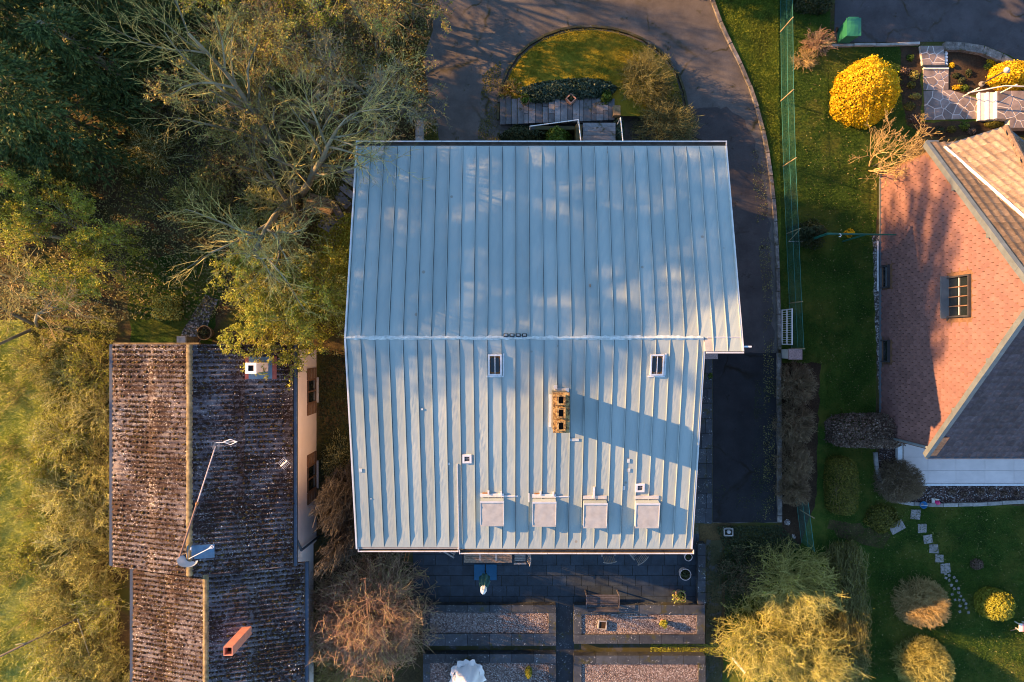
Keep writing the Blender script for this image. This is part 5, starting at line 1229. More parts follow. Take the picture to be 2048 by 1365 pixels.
MB().box(c.x-0.14,c.x+0.14,c.y-0.13,c.y+0.13,0,1.1).build('shaft','ridge_moss',t); MB().box(c.x-0.17,c.x+0.17,c.y-0.16,c.y+0.16,1.103,1.2).build('cap','concrete',t)
# drain box in the court corner
c = P2(1455,1063); t = thing('drain_box', (*c,0), 'small open stone drain box at the court corner', 'drain')
for (a,b,d,e) in ((-.19,-.15,-.16,.16),(.15,.19,-.16,.16),(-.149,.149,.12,.16),(-.149,.149,-.16,-.12)): MB().box(c[0]+a,c[0]+b,c[1]+d,c[1]+e,0,0.16).build('side','concrete',t)
mb = MB(); mb.lathe([(0.001,0.13),(0.07,0.12),(0.10,0.05),(0.09,0.0)],(c[0]+0.03,c[1],0.02),10); mb.build('stone','concrete_light',t,True)
# toys
c = P2(1868,1003); t = thing('toy_chair', (*c,0.01), 'small white and pink toy seat on the gravel bed', 'toy')
MB().box(c[0]-.13,c[0]-.02,c[1]-.13,c[1]+.15,0.02,0.10).build('tray','toy_white',t); MB().box(c[0]-.10,c[0]+.06,c[1]+.10,c[1]+.14,0.02,0.26).build('backrest','toy_white',t); MB().lathe([(0.0,0.2),(0.07,0.18),(0.10,0.10),(0.08,0.0)],(c[0]+.07,c[1]-.02,0.02),12).build('cushion','toy_pink',t,True)
c = P2(1841,1008); t = thing('toy_bucket', (*c,0.01), 'blue toy bucket beside the brown clipped bush', 'toy')
MB().lathe([(0.0,0.0),(0.10,0.0),(0.14,0.22),(0.15,0.22),(0.13,0.20),(0.0,0.05)],(c[0],c[1],0.01),16).build('bucket','toy_blue',t); MB().path([(c[0]+cos(a)*0.15,c[1]+0.0,0.22+sin(a)*0.1) for a in (0,.6,1.2,1.9,2.5,pi)],0.008,5).build('handle','white_metal',t)
c = P2(2038,1249); t = thing('play_table', (*c,0.01), 'rose and white play table beside the golden round bush', 'toy table')
MB().box(c[0]-.22,c[0]-.1,c[1]-.16,c[1]+.16,0.28,0.33).build('tray','toy_white',t); MB().box(c[0]-.099,c[0]+.16,c[1]-.16,c[1]+.16,0.28,0.335).build('tabletop','toy_rose',t)
for i in (-.18,.12):
    for j in (-.12,.12): MB().box(c[0]+i-.02,c[0]+i+.02,c[1]+j-.02,c[1]+j+.02,0.01,0.279).build('leg','toy_white',t)
a = Vector((*P2(2020,1261),0.03)); b = Vector((*P2(2044,1255),0.03)); tag(MB().tube(a,b,0.02,0.016,6).build('wooden_stick','teak'), 'thin wooden stick lying on the lawn by the play table', 'stick')
a = Vector((*P2(1466,1318,0.3),0.25)); b = Vector((*P2(1492,1348,0.9),0.85)); tag(MB().tube(a,b,0.05,0.055,8).build('wooden_stake','concrete_light'), 'pale wooden stake poking out of the yellow thicket', 'stake')
pA = P2(820,1104); t = thing('garden_ladder', (*pA,0), 'thin rusty ladder rails beside the terrace edge', 'ladder')
for s in (0,0.14):
    MB().tube((pA[0]-0.1+s,pA[1]+0.3,0.05),(pA[0]-0.1+s,pA[1]-0.1,0.9),0.018,None,6).build('rail','rust',t)
for k in range(3): MB().tube((pA[0]-0.1,pA[1]+0.3-0.1*(k+1),0.05+0.21*(k+1)),(pA[0]+0.04,pA[1]+0.3-0.1*(k+1),0.05+0.21*(k+1)),0.012,None,6).build('rung','rust',t)
# ================================================================== PLANTS
def tubes_np(segs, sides):
    A = np.asarray(segs, np.float64); p0, p1, r0, r1 = A[:,0:3], A[:,3:6], A[:,6], A[:,7]
    d = p1-p0; d /= np.maximum(np.linalg.norm(d, axis=1), 1e-9)[:,None]
    ref = np.where(np.abs(d[:,2:3]) > 0.9, np.array([[1.0,0,0]]), np.array([[0,0,1.0]]))
    u = np.cross(d, ref); u /= np.linalg.norm(u, axis=1)[:,None]; v = np.cross(d, u); k = len(A)
    V = np.zeros((k, 2, sides, 3))
    for i in range(sides):
        a = 2*pi*i/sides; o = u*cos(a)+v*sin(a)
        V[:,0,i] = p0+o*r0[:,None]; V[:,1,i] = p1+o*r1[:,None]
    b = np.arange(k)[:,None]*(2*sides)
    Fc = np.stack([np.stack([b[:,0]+i, b[:,0]+(i+1)%sides, b[:,0]+sides+(i+1)%sides, b[:,0]+sides+i], 1) for i in range(sides)], 1).reshape(-1,4)
    return V.reshape(-1,3), Fc
def leaves_np(pts, size, rg, normal=None, spread=1.0, aspect=0.55):
    """diamond shaped leaves, one island each"""
    P_ = np.asarray(pts, np.float64); k = len(P_)
    n = rg.normal(size=(k,3)); n /= np.linalg.norm(n, axis=1)[:,None]
    if normal is not None: n = normal + n*spread; n /= np.linalg.norm(n, axis=1)[:,None]
    t = np.cross(n, rg.normal(size=(k,3))); t /= np.maximum(np.linalg.norm(t, axis=1), 1e-6)[:,None]; b = np.cross(n, t)
    s = (size*rg.uniform(0.6, 1.35, k))[:,None]
    V = np.stack([P_-t*s*0.5, P_+b*s*0.5*aspect+n*s*0.08, P_+t*s*0.5, P_-b*s*0.5*aspect+n*s*0.08], 1)
    return V.reshape(-1,3), np.arange(k*4).reshape(k,4)
def blades_np(pts, dirs, L, wd, rg, droop=0.15):
    P_ = np.asarray(pts); D = np.asarray(dirs); k = len(P_)
    D = D/np.maximum(np.linalg.norm(D, axis=1), 1e-6)[:,None]
    t = np.cross(D, rg.normal(size=(k,3))); t /= np.maximum(np.linalg.norm(t, axis=1), 1e-6)[:,None]
    l = (L*rg.uniform(0.6,1.3,k))[:,None]
    mid = P_+D*l*0.45; tip = P_+D*l; tip[:,2] -= (droop*l[:,0])
    V = np.stack([P_, mid+t*wd/2, tip, mid-t*wd/2], 1); return V.reshape(-1,3), np.arange(k*4).reshape(k,4)
def nrm(a):
    l = sqrt(a[0]*a[0]+a[1]*a[1]+a[2]*a[2]) or 1.0; return (a[0]/l, a[1]/l, a[2]/l)
def grow(segs, p, d, L, r, lvl, cfg, R):
    mx = cfg['levels']; n = max(2, int(L/cfg['seg'][lvl])); st_ = L/n; wob = cfg['wob'][lvl]; up = cfg['up'][lvl]; kids = cfg['kids'][lvl] if lvl < mx else 0
    rmin = cfg['rmin']
    for i in range(n):
        d = nrm((d[0]+R.gauss(0,wob), d[1]+R.gauss(0,wob), d[2]+R.gauss(0,wob)+up))
        q = (p[0]+d[0]*st_, p[1]+d[1]*st_, max(0.05, p[2]+d[2]*st_)); ra = max(rmin, r*(1-0.75*i/n)); rb = max(rmin*0.8, r*(1-0.75*(i+1)/n))
        segs.append((*p, *q, ra, rb, lvl)); p = q
        if kids and (i+1)/n > cfg['start'][lvl]:
            m = kids/(n*(1-cfg['start'][lvl])); m = int(m) + (R.random() < m-int(m))
            for _ in range(m):
                a = cfg['ang'][lvl]*R.uniform(0.6,1.35); ax = nrm((R.gauss(0,1),R.gauss(0,1),R.gauss(0,1)))
                dt = ax[0]*d[0]+ax[1]*d[1]+ax[2]*d[2]; pe = nrm((ax[0]-d[0]*dt, ax[1]-d[1]*dt, ax[2]-d[2]*dt)); c_, s_ = cos(a), sin(a)
                grow(segs, p, (d[0]*c_+pe[0]*s_, d[1]*c_+pe[1]*s_, d[2]*c_+pe[2]*s_), L*cfg['ratio'][lvl]*R.uniform(0.6,1.15)*(1-0.35*i/n), max(rmin, rb*0.62), lvl+1, cfg, R)
CFG = dict(levels=3, seg=(0.8,0.45,0.28,0.2), wob=(0.10,0.16,0.2,0.22), up=(0.03,0.06,0.06,0.03), kids=(9,9,8,0), start=(0.25,0.15,0.1,0), ang=(0.75,0.7,0.7,0), ratio=(0.52,0.5,0.5,0), rmin=0.007)
def bare_tree(name, label, base, h, seed, mat_t='bark_trunk', mat_c='twig_lichen', stems=1, splay=0.25, r0=0.14, cfg=None, leaf=None, group=None, lean=(0,0)):
    c = dict(CFG); c.update(cfg or {}); R = random.Random(seed); segs = []
    for s in range(stems):
        a = 2*pi*s/max(1,stems)+R.uniform(-.5,.5); k = splay if stems > 1 else 0.05
        grow(segs, (base[0]+cos(a)*0.1*(stems>1), base[1]+sin(a)*0.1*(stems>1), -0.05), nrm((cos(a)*k+lean[0], sin(a)*k+lean[1], 1.0)), h, r0, 0, c, R)
    t = thing(name, (base[0], base[1], 0), label, 'tree', group)
    A = np.array(segs); big = A[:,8] <= 1
    V, Fc = tubes_np(A[big], 6); mesh_np('trunk', V, Fc, mat_t, t, True)
    V, Fc = tubes_np(A[~big], 3); cr = mesh_np('crown', V, Fc, mat_c, t)
    if leaf:
        rg = np.random.default_rng(seed); tw = A[A[:,8] >= c['levels']-1]; k = leaf[1]; idx = rg.integers(0, len(tw), k); f = rg.random((k,1))
        if len(leaf) > 3:   # uneven leafing
            cc = tw[idx,3:6]; keep = (np.sin(cc[:,0]*leaf[3]+seed)+np.sin(cc[:,1]*leaf[3]*1.3)+np.sin(cc[:,2]*leaf[3]*1.1)) > -0.6; idx = idx[keep]; f = f[keep]
        pts = tw[idx,0:3]*(1-f)+tw[idx,3:6]*f + rg.normal(size=(len(idx),3))*0.05
        V, Fc = leaves_np(pts, leaf[2], rg); mesh_np('foliage', V, Fc, leaf[0], cr)
    return t
def dome(name, label, base, rx, ry, h, nst, nsub, mat, seed, r=0.009, cat='shrub', leaf=None, group=None, z0=0.0, ragged=0.12, sq=2.0, fan=0.15, curl=0.10, zmin=0.0):
    """many stemmed shrub: stems curve from the base to an egg shaped outline"""
    rg = np.random.default_rng(seed); B = np.array([base[0], base[1], z0])
    def surf(k):
        d = rg.normal(size=(k,3)); d[:,2] = np.abs(d[:,2])*0.9+zmin; d /= np.linalg.norm(d, axis=1)[:,None]
        m = (np.abs(d)**sq).sum(1)**(1/sq); d = d/m[:,None]; return d*np.array([rx,ry,h])*(1+rg.normal(size=(k,1))*ragged*0.6+ragged*0.2)
    tip = surf(nst); st_ = np.c_[np.clip(rg.normal(size=(nst,2))*fan, -0.75, 0.75)*np.array([rx,ry]), np.zeros(nst)]
    K = 5; pts = []
    for j in range(K+1):
        f = j/K; c = st_*(1-f)+tip*f; c[:,2] = tip[:,2]*(f**0.75); c[:,:2] += rg.normal(size=(nst,2))*curl*min(rx,ry)*(f*(1-f)*2+0.03*f); pts.append(c)
    S = []
    for j in range(K): S.append(np.c_[pts[j], pts[j+1], np.full(nst, r*1.7*(1-j/K*0.6)), np.full(nst, r*1.7*(1-(j+1)/K*0.6))])
    # side twigs head for the outline as well
    k = nst*nsub; si = rg.integers(0, nst, k); f = rg.uniform(0.3, 0.97, k); j = np.minimum((f*K).astype(int), K-1); fr = (f*K-j)[:,None]
    PT = np.stack(pts, 1); a = PT[si,j]*(1-fr)+PT[si,j+1]*fr
    e = tip[si]*rg.uniform(0.85,1.06,(k,1)) + rg.normal(size=(k,3))*np.array([rx,ry,h])*0.17; e[:,2] = np.maximum(e[:,2], 0.03)
    out = (np.abs(e/np.array([rx,ry,h]))**sq).sum(1)**(1/sq); lim = 1+ragged*rg.uniform(-0.6,1,k); e = e*np.minimum(1, lim/np.maximum(out,1e-6))[:,None]
    mid = (a+e)/2 + rg.normal(size=(k,3))*0.05*min(rx,ry); ln = np.minimum(1.0, 0.75/np.maximum(np.linalg.norm(e-a,axis=1),1e-3))[:,None]
    e2 = a+(e-a)*ln; m2 = a+(mid-a)*ln
    S.append(np.c_[a, m2, np.full(k, r), np.full(k, r*0.8)]); S.append(np.c_[m2, e2, np.full(k, r*0.8), np.full(k, r*0.55)])
    S = np.concatenate(S); S[:,0:3] += B; S[:,3:6] += B
    t = thing(name, (base[0], base[1], z0), label, cat, group)
    V, Fc = tubes_np(S, 3); st_o = mesh_np('branches', V, Fc, mat, t)
    if leaf:
        n = leaf[1]; pk = rg.integers(len(S)//3, len(S), n); q = rg.random((n,1)); pp_ = S[pk,0:3]*(1-q)+S[pk,3:6]*q + rg.normal(size=(n,3))*0.03
        V, Fc = leaves_np(pp_, leaf[2], rg); mesh_np('foliage', V, Fc, leaf[0], t)
    return t
def leafball(name, label, c, rx, ry, h, n, size, mat, seed, cat='shrub', z0=0.0, sq=2.0, lump=0.06, shell=0.3, group=None, rot=0.0, wood='twig_brown', spread=0.8, lfreq=5.0):
    rg = np.random.default_rng(seed); d = rg.normal(size=(n,3)); d[:,2] = np.where(d[:,2] < -0.25*np.abs(d[:,2]).max(), -d[:,2], d[:,2]); d[:,2] = np.abs(d[:,2])*1.0-0.12
    d /= np.linalg.norm(d, axis=1)[:,None]; m = (np.abs(d)**sq).sum(1)**(1/sq); s = d/m[:,None]
    lum = 1+lump*(np.sin(s[:,0]*lfreq+seed)+np.sin(s[:,1]*lfreq*1.2+seed*2)+np.sin(s[:,2]*lfreq*1.1))/1.5+lump*0.6*(np.sin(s[:,0]*lfreq*3.1+seed)*np.sin(s[:,1]*lfreq*2.7))
    rad = lum*(1-shell*rg.random(n)**2.2+np.where(rg.random(n) < 0.07, rg.random(n)*0.09, 0)); q = s*rad[:,None]*np.array([rx,ry,h]); q[:,2] = np.maximum(q[:,2], 0.02)
    nn = s/np.array([rx,ry,h]); nn /= np.linalg.norm(nn, axis=1)[:,None]
    cs, sn = cos(rot), sin(rot)
    for arr in (q, nn): x = arr[:,0]*cs-arr[:,1]*sn; y = arr[:,0]*sn+arr[:,1]*cs; arr[:,0] = x; arr[:,1] = y
    q += np.array([c[0], c[1], z0]); t = thing(name, (c[0], c[1], z0), label, cat, group)
    V, Fc = leaves_np(q, size, rg, nn, spread, 0.6); mesh_np('foliage', V, Fc, mat, t)
    k = max(12, int(n/220)); tip = q[rg.integers(0, n, k)]; S = np.c_[np.tile([[c[0],c[1],z0]], (k,1)), tip, np.full(k, 0.014), np.full(k, 0.006)]
    V, Fc = tubes_np(S, 3); mesh_np('branches', V, Fc, wood, t); return t
def conifer(label, x, y, h, R_, seed, group=None, z1=0.4, pine=False):
    """plumed evergreen; pine=True carries its crown on a long bare trunk"""
    rg = np.random.default_rng(seed); R = random.Random(seed); t = thing('shade_pine' if pine else 'conifer_tree', (x, y, 0), label, 'tree', group)
    MB().tube((x,y,-0.05), (x,y,h*0.97), 0.22, 0.02, 8).build('trunk', 'bark_grey', t)
    z = z1; br = []; an = []; di = []; pl = []
    while z < h-0.2:
        u = (z-z1)/(h-z1); rad = R_*sqrt(max(0.02, 1-(2*u-1)**2))*1.05 if pine else R_*(1-z/h)**0.7+0.15
        for k in range(7):
            a = R.uniform(0, 2*pi); L = rad*R.uniform(0.6,1.2); p = np.array([x,y,z+R.uniform(-.15,.15)]); el = R.uniform(0.05,0.5)
            d0 = np.array([cos(a)*cos(el), sin(a)*cos(el), sin(el)]); prev = p; n = max(3, int(L/0.30)); tone = R.random()
            for j in range(1, n+1):
                f = j/n; q = p + d0*L*f; q[2] -= 0.30*L*f*f; br.append((*prev, *q, 0.02*(1-f)+0.006, 0.02*(1-f*0.95)+0.004))
                if f > 0.3:
                    for sd_ in (-1, 1, 0):
                        sd = np.array([-d0[1]*sd_, d0[0]*sd_, 0]); an.append(q+sd*0.08*R.random()); di.append(d0*R.uniform(0.6,1.0)+sd*R.uniform(0.4,0.9)+np.array([0,0,R.uniform(-0.35,0.10)])); pl.append(R.uniform(0.30,0.55)*(1.15-0.35*f))
                prev = q
        z += 0.42 if pine else 0.33
    V, Fc = tubes_np(br, 3); kind(mesh_np('branches', V, Fc, 'bark_grey', t), 'stuff')
    an = np.array(an); di = np.array(di); pl = np.array(pl); m = 13 if pine else 19; k = len(an)
    f = rg.random((k,m,1)); dn = di/np.linalg.norm(di, axis=1)[:,None]; ax = dn[:,None]*f*pl[:,None,None]; ax[...,2] -= 0.18*(f[...,0]**2)*pl[:,None]
    pts = an[:,None]+ax+rg.normal(size=(k,m,3))*0.022; dd = dn[:,None]+rg.normal(size=(k,m,3))*0.34
    V, Fc = blades_np(pts.reshape(-1,3), dd.reshape(-1,3), 0.16, 0.05 if pine else 0.06, rg, 0.2); mesh_np('crown', V, Fc, 'needle', t); return t
def scatter(name, poly_px, n, mat, size, zr, seed, flat=True, mode='leaf', hgt=0.07, zf=None, knd='stuff', excl=None, clump=None):
    rg = np.random.default_rng(seed); poly = pp(poly_px); a = np.array(poly); lo, hi = a.min(0), a.max(0)
    q = rg.uniform(lo, hi, (int(n*2.2),2)); q = q[inpoly_np(q[:,0], q[:,1], poly)][:n]
    if clump: q = q[(np.sin(q[:,0]*2.1+seed)+np.sin(q[:,1]*1.7+seed*2)+np.sin(q[:,0]*5.3-q[:,1]*4.1)*0.8+rg.normal(size=len(q))*0.6) > clump]
    if excl:
        for e in excl: q = q[~inpoly_np(q[:,0], q[:,1], pp(e))]
    z = rg.uniform(zr[0], zr[1], len(q)) if zf is None else zf(q[:,0], q[:,1]); p = np.c_[q, z]
    if mode == 'leaf': V, Fc = leaves_np(p, size, rg, np.array([[0,0,1.0]]), 0.7)
    else:
        d = rg.normal(size=(len(p),3))*0.55; d[:,2] = 1.0; V, Fc = blades_np(p, d, hgt, size, rg, 0.1)
    return kind(mesh_np(name, V, Fc, mat), knd)
G = lambda px, py, z=0.0: P2(px, py, z)

# --- conifers of the north-west belt
CG = 'conifers of the dark belt'
for i, (x, y, h, r_) in enumerate(((-17.3,8.6,7.6,3.1),(-18.4,11.8,8.0,3.2),(-14.8,13.4,6.4,2.7),(-20.6,6.8,7.6,2.7),(-13.6,15.6,4.2,1.9),(-15.6,10.6,5.6,2.0))):
    conifer('dark plumed conifer in the dense evergreen belt', x, y, h, r_, 20+i, CG)
for i, (x, y, h, z1) in enumerate(((-25.0,7.4,15.5,10.6),(-24.0,9.6,16.5,10.8),(-25.5,12.0,18.0,11.5),(-24.5,14.4,19.0,12.5),(-27.5,9.6,18.0,12.0),(-28.0,13.8,19.5,13.0),(-26.5,16.4,19.5,13.5))):  # pines out of view, crowns shaped high to shade the north roof slope
    conifer('unseen tall pine behind the conifer belt, high crown shaped to shade the roof', x, y, h, 2.3, 70+i, 'unseen pines added to shade the roof', z1, True)
for i, (x, y, h, r_) in enumerate(((3.0,17.0,6.5,1.9),(6.2,16.6,6.0,1.8),(9.5,16.4,5.5,1.8))):  # out of view, added to keep the neighbour court in shade
    conifer('small dark unseen conifer north of the driveway, added to shade the neighbour court', x, y, h, r_, 35+i, 'unseen conifers added north of the driveway')
# --- big bare tree
bare_tree('bare_tree', 'big bare spreading tree with two pale trunks above the rustic benches', G(598,388), 8.0, 7, stems=3, splay=0.42, r0=0.17, cfg=dict(kids=(12,10,7,0), up=(0.02,0.04,0.03,0.02), wob=(0.07,0.10,0.12,0.15), ang=(0.6,0.55,0.6,0), rmin=0.0045))
bare_tree('bare_tree', 'low sprawling bare tree with lichen pale twigs beside the slate slab path', G(590,440), 4.2, 8, stems=3, splay=0.6, r0=0.11, cfg=dict(kids=(10,9,5,0), wob=(0.08,0.12,0.14,0.16), ang=(0.65,0.6,0.6,0), rmin=0.0045), lean=(-0.12,0.05))
bare_tree('bare_tree', 'bare lichen covered tree overhanging the driveway arm', G(796,228), 4.6, 12, stems=2, splay=0.4, r0=0.09, mat_c='bark_grey', cfg=dict(kids=(11,10,7,0)), leaf=('leaf_rust', 900, 0.08))
bare_tree('bare_tree', 'bare golden branched tree at the meadow edge beside the yellow green tree', G(70,655), 4.4, 15, stems=3, splay=0.55, r0=0.08, mat_c='twig_gold', cfg=dict(kids=(10,9,6,0)), leaf=('leaf_olive', 1200, 0.07))
bare_tree('bare_tree', 'twisted bare tree at the meadow edge with ochre limbs', G(40,560), 4.6, 16, stems=2, splay=0.6, r0=0.08, mat_c='twig_lichen', mat_t='twig_gold', cfg=dict(kids=(10,9,6,0)))
# --- russet trees north of the bare tree
for i, (px_, py_, h, lf, nl, lab) in enumerate(((700,170,5.2,'leaf_rust',9000,'russet leaved tree between the driveway and the bare tree'),(648,250,4.6,'leaf_rust',8500,'rusty brown leaved tree behind the big bare trunks'),(742,60,4.2,'leaf_rust',8000,'sparse russet tree at the bend of the driveway'),
        (590,120,5.6,'leaf_olive',9500,'olive gold leaved tree next to the dark conifer belt'),(655,95,4.6,'leaf_yellowgreen',6500,'golden yellow tree amid the russet thicket'),(560,290,4.0,'leaf_rust',8000,'low russet tree under the bare limbs'),(820,40,3.0,'leaf_rust',5000,'thin russet tree overhanging the asphalt'))):
    bare_tree('russet_tree', lab, G(px_,py_), h, 40+i, stems=2, splay=0.3, r0=0.09, mat_t='bark_grey', mat_c='twig_brown', cfg=dict(kids=(9,8,6,0)), leaf=(lf, nl, 0.085, 1.6))
# trees north of the frame, their shadows cross the driveway
for i, (x, y, h) in enumerate(((-11.0,17.8,5.6),)):
    bare_tree('bare_tree', 'tall bare tree standing north of the driveway', (x,y), h, 60+i, stems=2, splay=0.25, r0=0.15, cfg=dict(kids=(11,9,6,0)), group='bare trees north of the driveway')
# --- undergrowth below the bare tree and the conifers
for i, (px_, py_, rr, tw, lf) in enumerate(((300,300,1.2,'twig_olive','leaf_moss'),(400,395,1.3,'twig_lichen','leaf_olive'),(325,190,1.2,'twig_brown','leaf_rust'),(455,330,1.3,'twig_brown','leaf_rust'),(300,80,1.2,'twig_olive','leaf_moss'),(415,120,1.3,'twig_olive','leaf_olive'),(505,50,1.2,'twig_brown','leaf_rust'),(470,215,1.2,'twig_lichen','leaf_olive'),(520,420,1.2,'twig_olive','leaf_olive'),(540,510,1.1,'twig_lichen','leaf_rust'))):
    dome('woodland_bush', 'low tawny bush in the undergrowth beneath the bare trees', G(px_,py_,0.7), rr, rr, 1.3, 60, 9, tw, 250+i, group='undergrowth bushes', leaf=(lf, 3400, 0.08), ragged=0.3, r=0.008)
# --- yellow green leafy trees
bare_tree('leafy_tree', 'yellow green leafy tree overhanging the white chimney', G(622,612), 4.0, 81, stems=4, splay=0.42, r0=0.09, mat_t='bark_grey', mat_c='twig_lichen', cfg=dict(kids=(10,10,6,0)), leaf=('leaf_yellowgreen', 26000, 0.085))
bare_tree('leafy_tree', 'olive leafy tree beside the west verge of the metal roof', G(640,560), 3.4, 82, stems=3, splay=0.55, r0=0.07, mat_t='bark_grey', mat_c='twig_lichen', cfg=dict(kids=(9,9,6,0)), leaf=('leaf_olive', 11000, 0.08))
bare_tree('leafy_tree', 'bright yellow green tree below the conifer belt', G(188,492), 3.5, 83, stems=4, splay=0.5, r0=0.09, mat_t='bark_grey', mat_c='twig_lichen', cfg=dict(kids=(10,10,6,0)), leaf=('leaf_yellowgreen', 24000, 0.085))
leafball('small_shrub', 'lone straw coloured shrub on the dark west lawn', G(330,617,0.5), 0.50, 0.52, 0.95, 2600, 0.085, 'leaf_olive', 5, shell=0.8, lump=0.2, spread=1.6)
# --- brush west of the cottage
R = random.Random(9)
for i, (px_, py_, rr) in enumerate(((180,735,1.25),(120,770,1.2),(70,720,1.1),(175,830,1.3),(110,880,1.3),(180,930,1.3),(120,990,1.25),(185,1030,1.3),(135,1090,1.3),(190,1130,1.15),(120,1180,1.3),(200,1215,1.1),(140,1270,1.3),(195,1310,1.15),(90,1330,1.2),(60,1110,0.9),(60,940,0.8),(160,1385,1.3),(215,1380,1.0))):
    dome('brush_bush', 'olive brown brush bush in the thicket west of the cottage', G(px_,py_,0.8), rr, rr*1.05, R.uniform(1.2,1.9), 60, 9, R.choice(['twig_olive','twig_lichen','twig_olive']), 200+i, group='brush bushes west of the cottage', leaf=(R.choice(['leaf_olive','leaf_yellowgreen','leaf_olive']), 3600, 0.07), ragged=0.25, r=0.008)
for i, (px_, py_, rr) in enumerate(((30,780,0.7),(20,900,0.55),(48,1020,0.6),(15,1150,0.7),(52,1240,0.6))):
    dome('meadow_shrub', 'thin bare shrub standing alone in the sunny meadow grass', G(px_,py_,0.4), rr, rr, 0.9, 26, 7, 'twig_lichen', 230+i, group='thin shrubs in the meadow', ragged=0.4, r=0.006, leaf=('leaf_yellowgreen', 260, 0.06))
a = Vector((*P2(-40,1330),0.5)); b = Vector((*P2(155,1238,1.2),1.2)); t = thing('fallen_branch', a, 'long dark bare branch lying across the sunlit brush', 'branch')
MB().tube(a,b,0.055,0.03,7).build('limb','twig_grey',t,True); MB().tube(a*0.45+b*0.55,Vector((*P2(30,1290,1.0),1.0)),0.03,0.015,6).build('fork','bark_grey',t,True); MB().tube(b,Vector((*P2(185,1330,1.1),1.1)),0.03,0.012,6).build('fork','bark_grey',t,True)
# --- shrubs south-west of the house
dome('red_twig_shrub', 'big dome of reddish bare twigs beside the gravel beds', G(735,1240,1.2), 2.55, 2.5, 2.9, 330, 18, 'twig_red', 301, r=0.0075, ragged=0.18, leaf=('leaf_olive', 1200, 0.06))
dome('red_twig_shrub', 'tawny twiggy shrub at the foot of the red twig dome', G(705,1330,0.8), 1.7, 1.4, 1.8, 120, 12, 'twig_gold', 302, r=0.008, ragged=0.2, leaf=('leaf_olive', 2500, 0.07))
dome('bare_shrub', 'grey bare shrub pressed between cottage wall and metal roof', G(674,1005,2.0), 0.55, 1.2, 4.5, 200, 16, 'twig_grey', 303, r=0.010, ragged=0.25)
dome('bare_shrub', 'bare brown shrub under the south west roof corner', G(688,1085,1.8), 0.65, 0.7, 4.3, 140, 15, 'twig_grey', 304, r=0.010, ragged=0.25)
dome('bare_shrub', 'low tangled shrub in the shade along the west wall', G(672,930,0.5), 0.6, 1.2, 1.0, 50, 10, 'twig_olive', 305, r=0.007, ragged=0.25, leaf=('leaf_dark', 3000, 0.08))
# --- south-east thicket
YG = None
dome('yellow_thicket', 'tall golden twigged thicket crown next to the shaded lawn', G(1600,1180,1.4), 1.85, 1.5, 2.7, 150, 15, 'twig_yellow', 311, r=0.008, ragged=0.25, leaf=('leaf_yellowgreen', 2200, 0.06))
dome('yellow_thicket', 'broad golden twigged thicket above the pale stake', G(1530,1290,1.0), 1.75, 1.7, 2.1, 150, 14, 'twig_yellow', 312, r=0.008, ragged=0.2, leaf=('leaf_yellowgreen', 5200, 0.06))
dome('yellow_thicket', 'straw coloured thicket leaning on the clipped golden hedge', G(1632,1322,1.1), 1.85, 1.8, 2.3, 170, 14, 'twig_yellow', 313, r=0.008, ragged=0.2, leaf=('leaf_yellowgreen', 3500, 0.06))
dome('clipped_hedge', 'straight clipped brownish gold hedge bordering the shaded lawn', G(1698,1240,0.6), 0.78, 3.0, 1.15, 260, 12, 'twig_moss', 314, r=0.008, ragged=0.04, sq=6.0, fan=0.5, cat='hedge', leaf=('leaf_moss', 15000, 0.06))
dome('shade_shrub', 'grey green tangled shrub in the shade behind the flower pots', G(1490,1150,0.4), 1.0, 0.95, 0.8, 70, 10, 'twig_brown', 315, r=0.006, ragged=0.2, leaf=('leaf_dark', 5500, 0.07))
dome('shade_shrub', 'low dark ground shrub beside the drain box', G(1510,1098,0.2), 0.9, 0.35, 0.4, 40, 8, 'twig_olive', 316, r=0.006, ragged=0.2, leaf=('leaf_dark', 3500, 0.07))
# --- bare hedge east of the court
for i, (px_, py_, rx, ry, lab) in enumerate(((1600,772,0.78,0.95,'bare brown hedge bush next to the gate pillar'),(1598,850,0.74,0.95,'bare brown hedge bush between two others east of the court'),(1596,930,0.72,0.95,'grey brown hedge bush facing the clipped mossy hedge'),(1594,985,0.62,0.6,'small bare hedge bush above the short wire fence'))):
    dome('hedge_bush', lab, G(px_,py_,0.8), rx, ry, 1.5, 110, 12, 'twig_brown', 320+i, r=0.007, ragged=0.15, cat='hedge', leaf=('leaf_beech', 700, 0.05))
leafball('clipped_hedge', 'clipped brown leaved hedge block against the gable corner', G(1742,863,0.6), 1.55, 0.68, 1.25, 9500, 0.085, 'leaf_beech', 6, cat='hedge', sq=3.5, lump=0.03, shell=0.35, spread=1.2)
leafball('clipped_hedge', 'rounded mossy green clipped hedge on the shaded lawn', G(1685,973,0.5), 0.53, 1.12, 1.15, 8500, 0.06, 'leaf_moss', 7, cat='hedge', sq=4.5, lump=0.02, shell=0.25)
dome('clipped_bush', 'brown twiggy ball bush inside the curved bed edging', G(1807,966,0.6), 0.95, 0.9, 1.35, 190, 14, 'twig_brown', 331, r=0.007, ragged=0.07, leaf=('leaf_beech', 2600, 0.05))
leafball('low_shrub', 'low spreading olive shrub beside the tilted slab', G(1768,1040,0.25), 0.68, 0.55, 0.45, 3200, 0.07, 'leaf_moss', 8, shell=0.5, lump=0.12)
dome('clipped_bush', 'copper twigged ball bush beside the winding path stones', G(1853,1212,0.7), 1.05, 1.02, 1.5, 230, 14, 'twig_gold', 332, r=0.007, ragged=0.08)
leafball('round_bush', 'dense golden green ball bush by the play table', G(1999,1214,0.6), 0.66, 0.60, 1.1, 6500, 0.075, 'leaf_box', 9, sq=2.3, lump=0.05, shell=0.2)
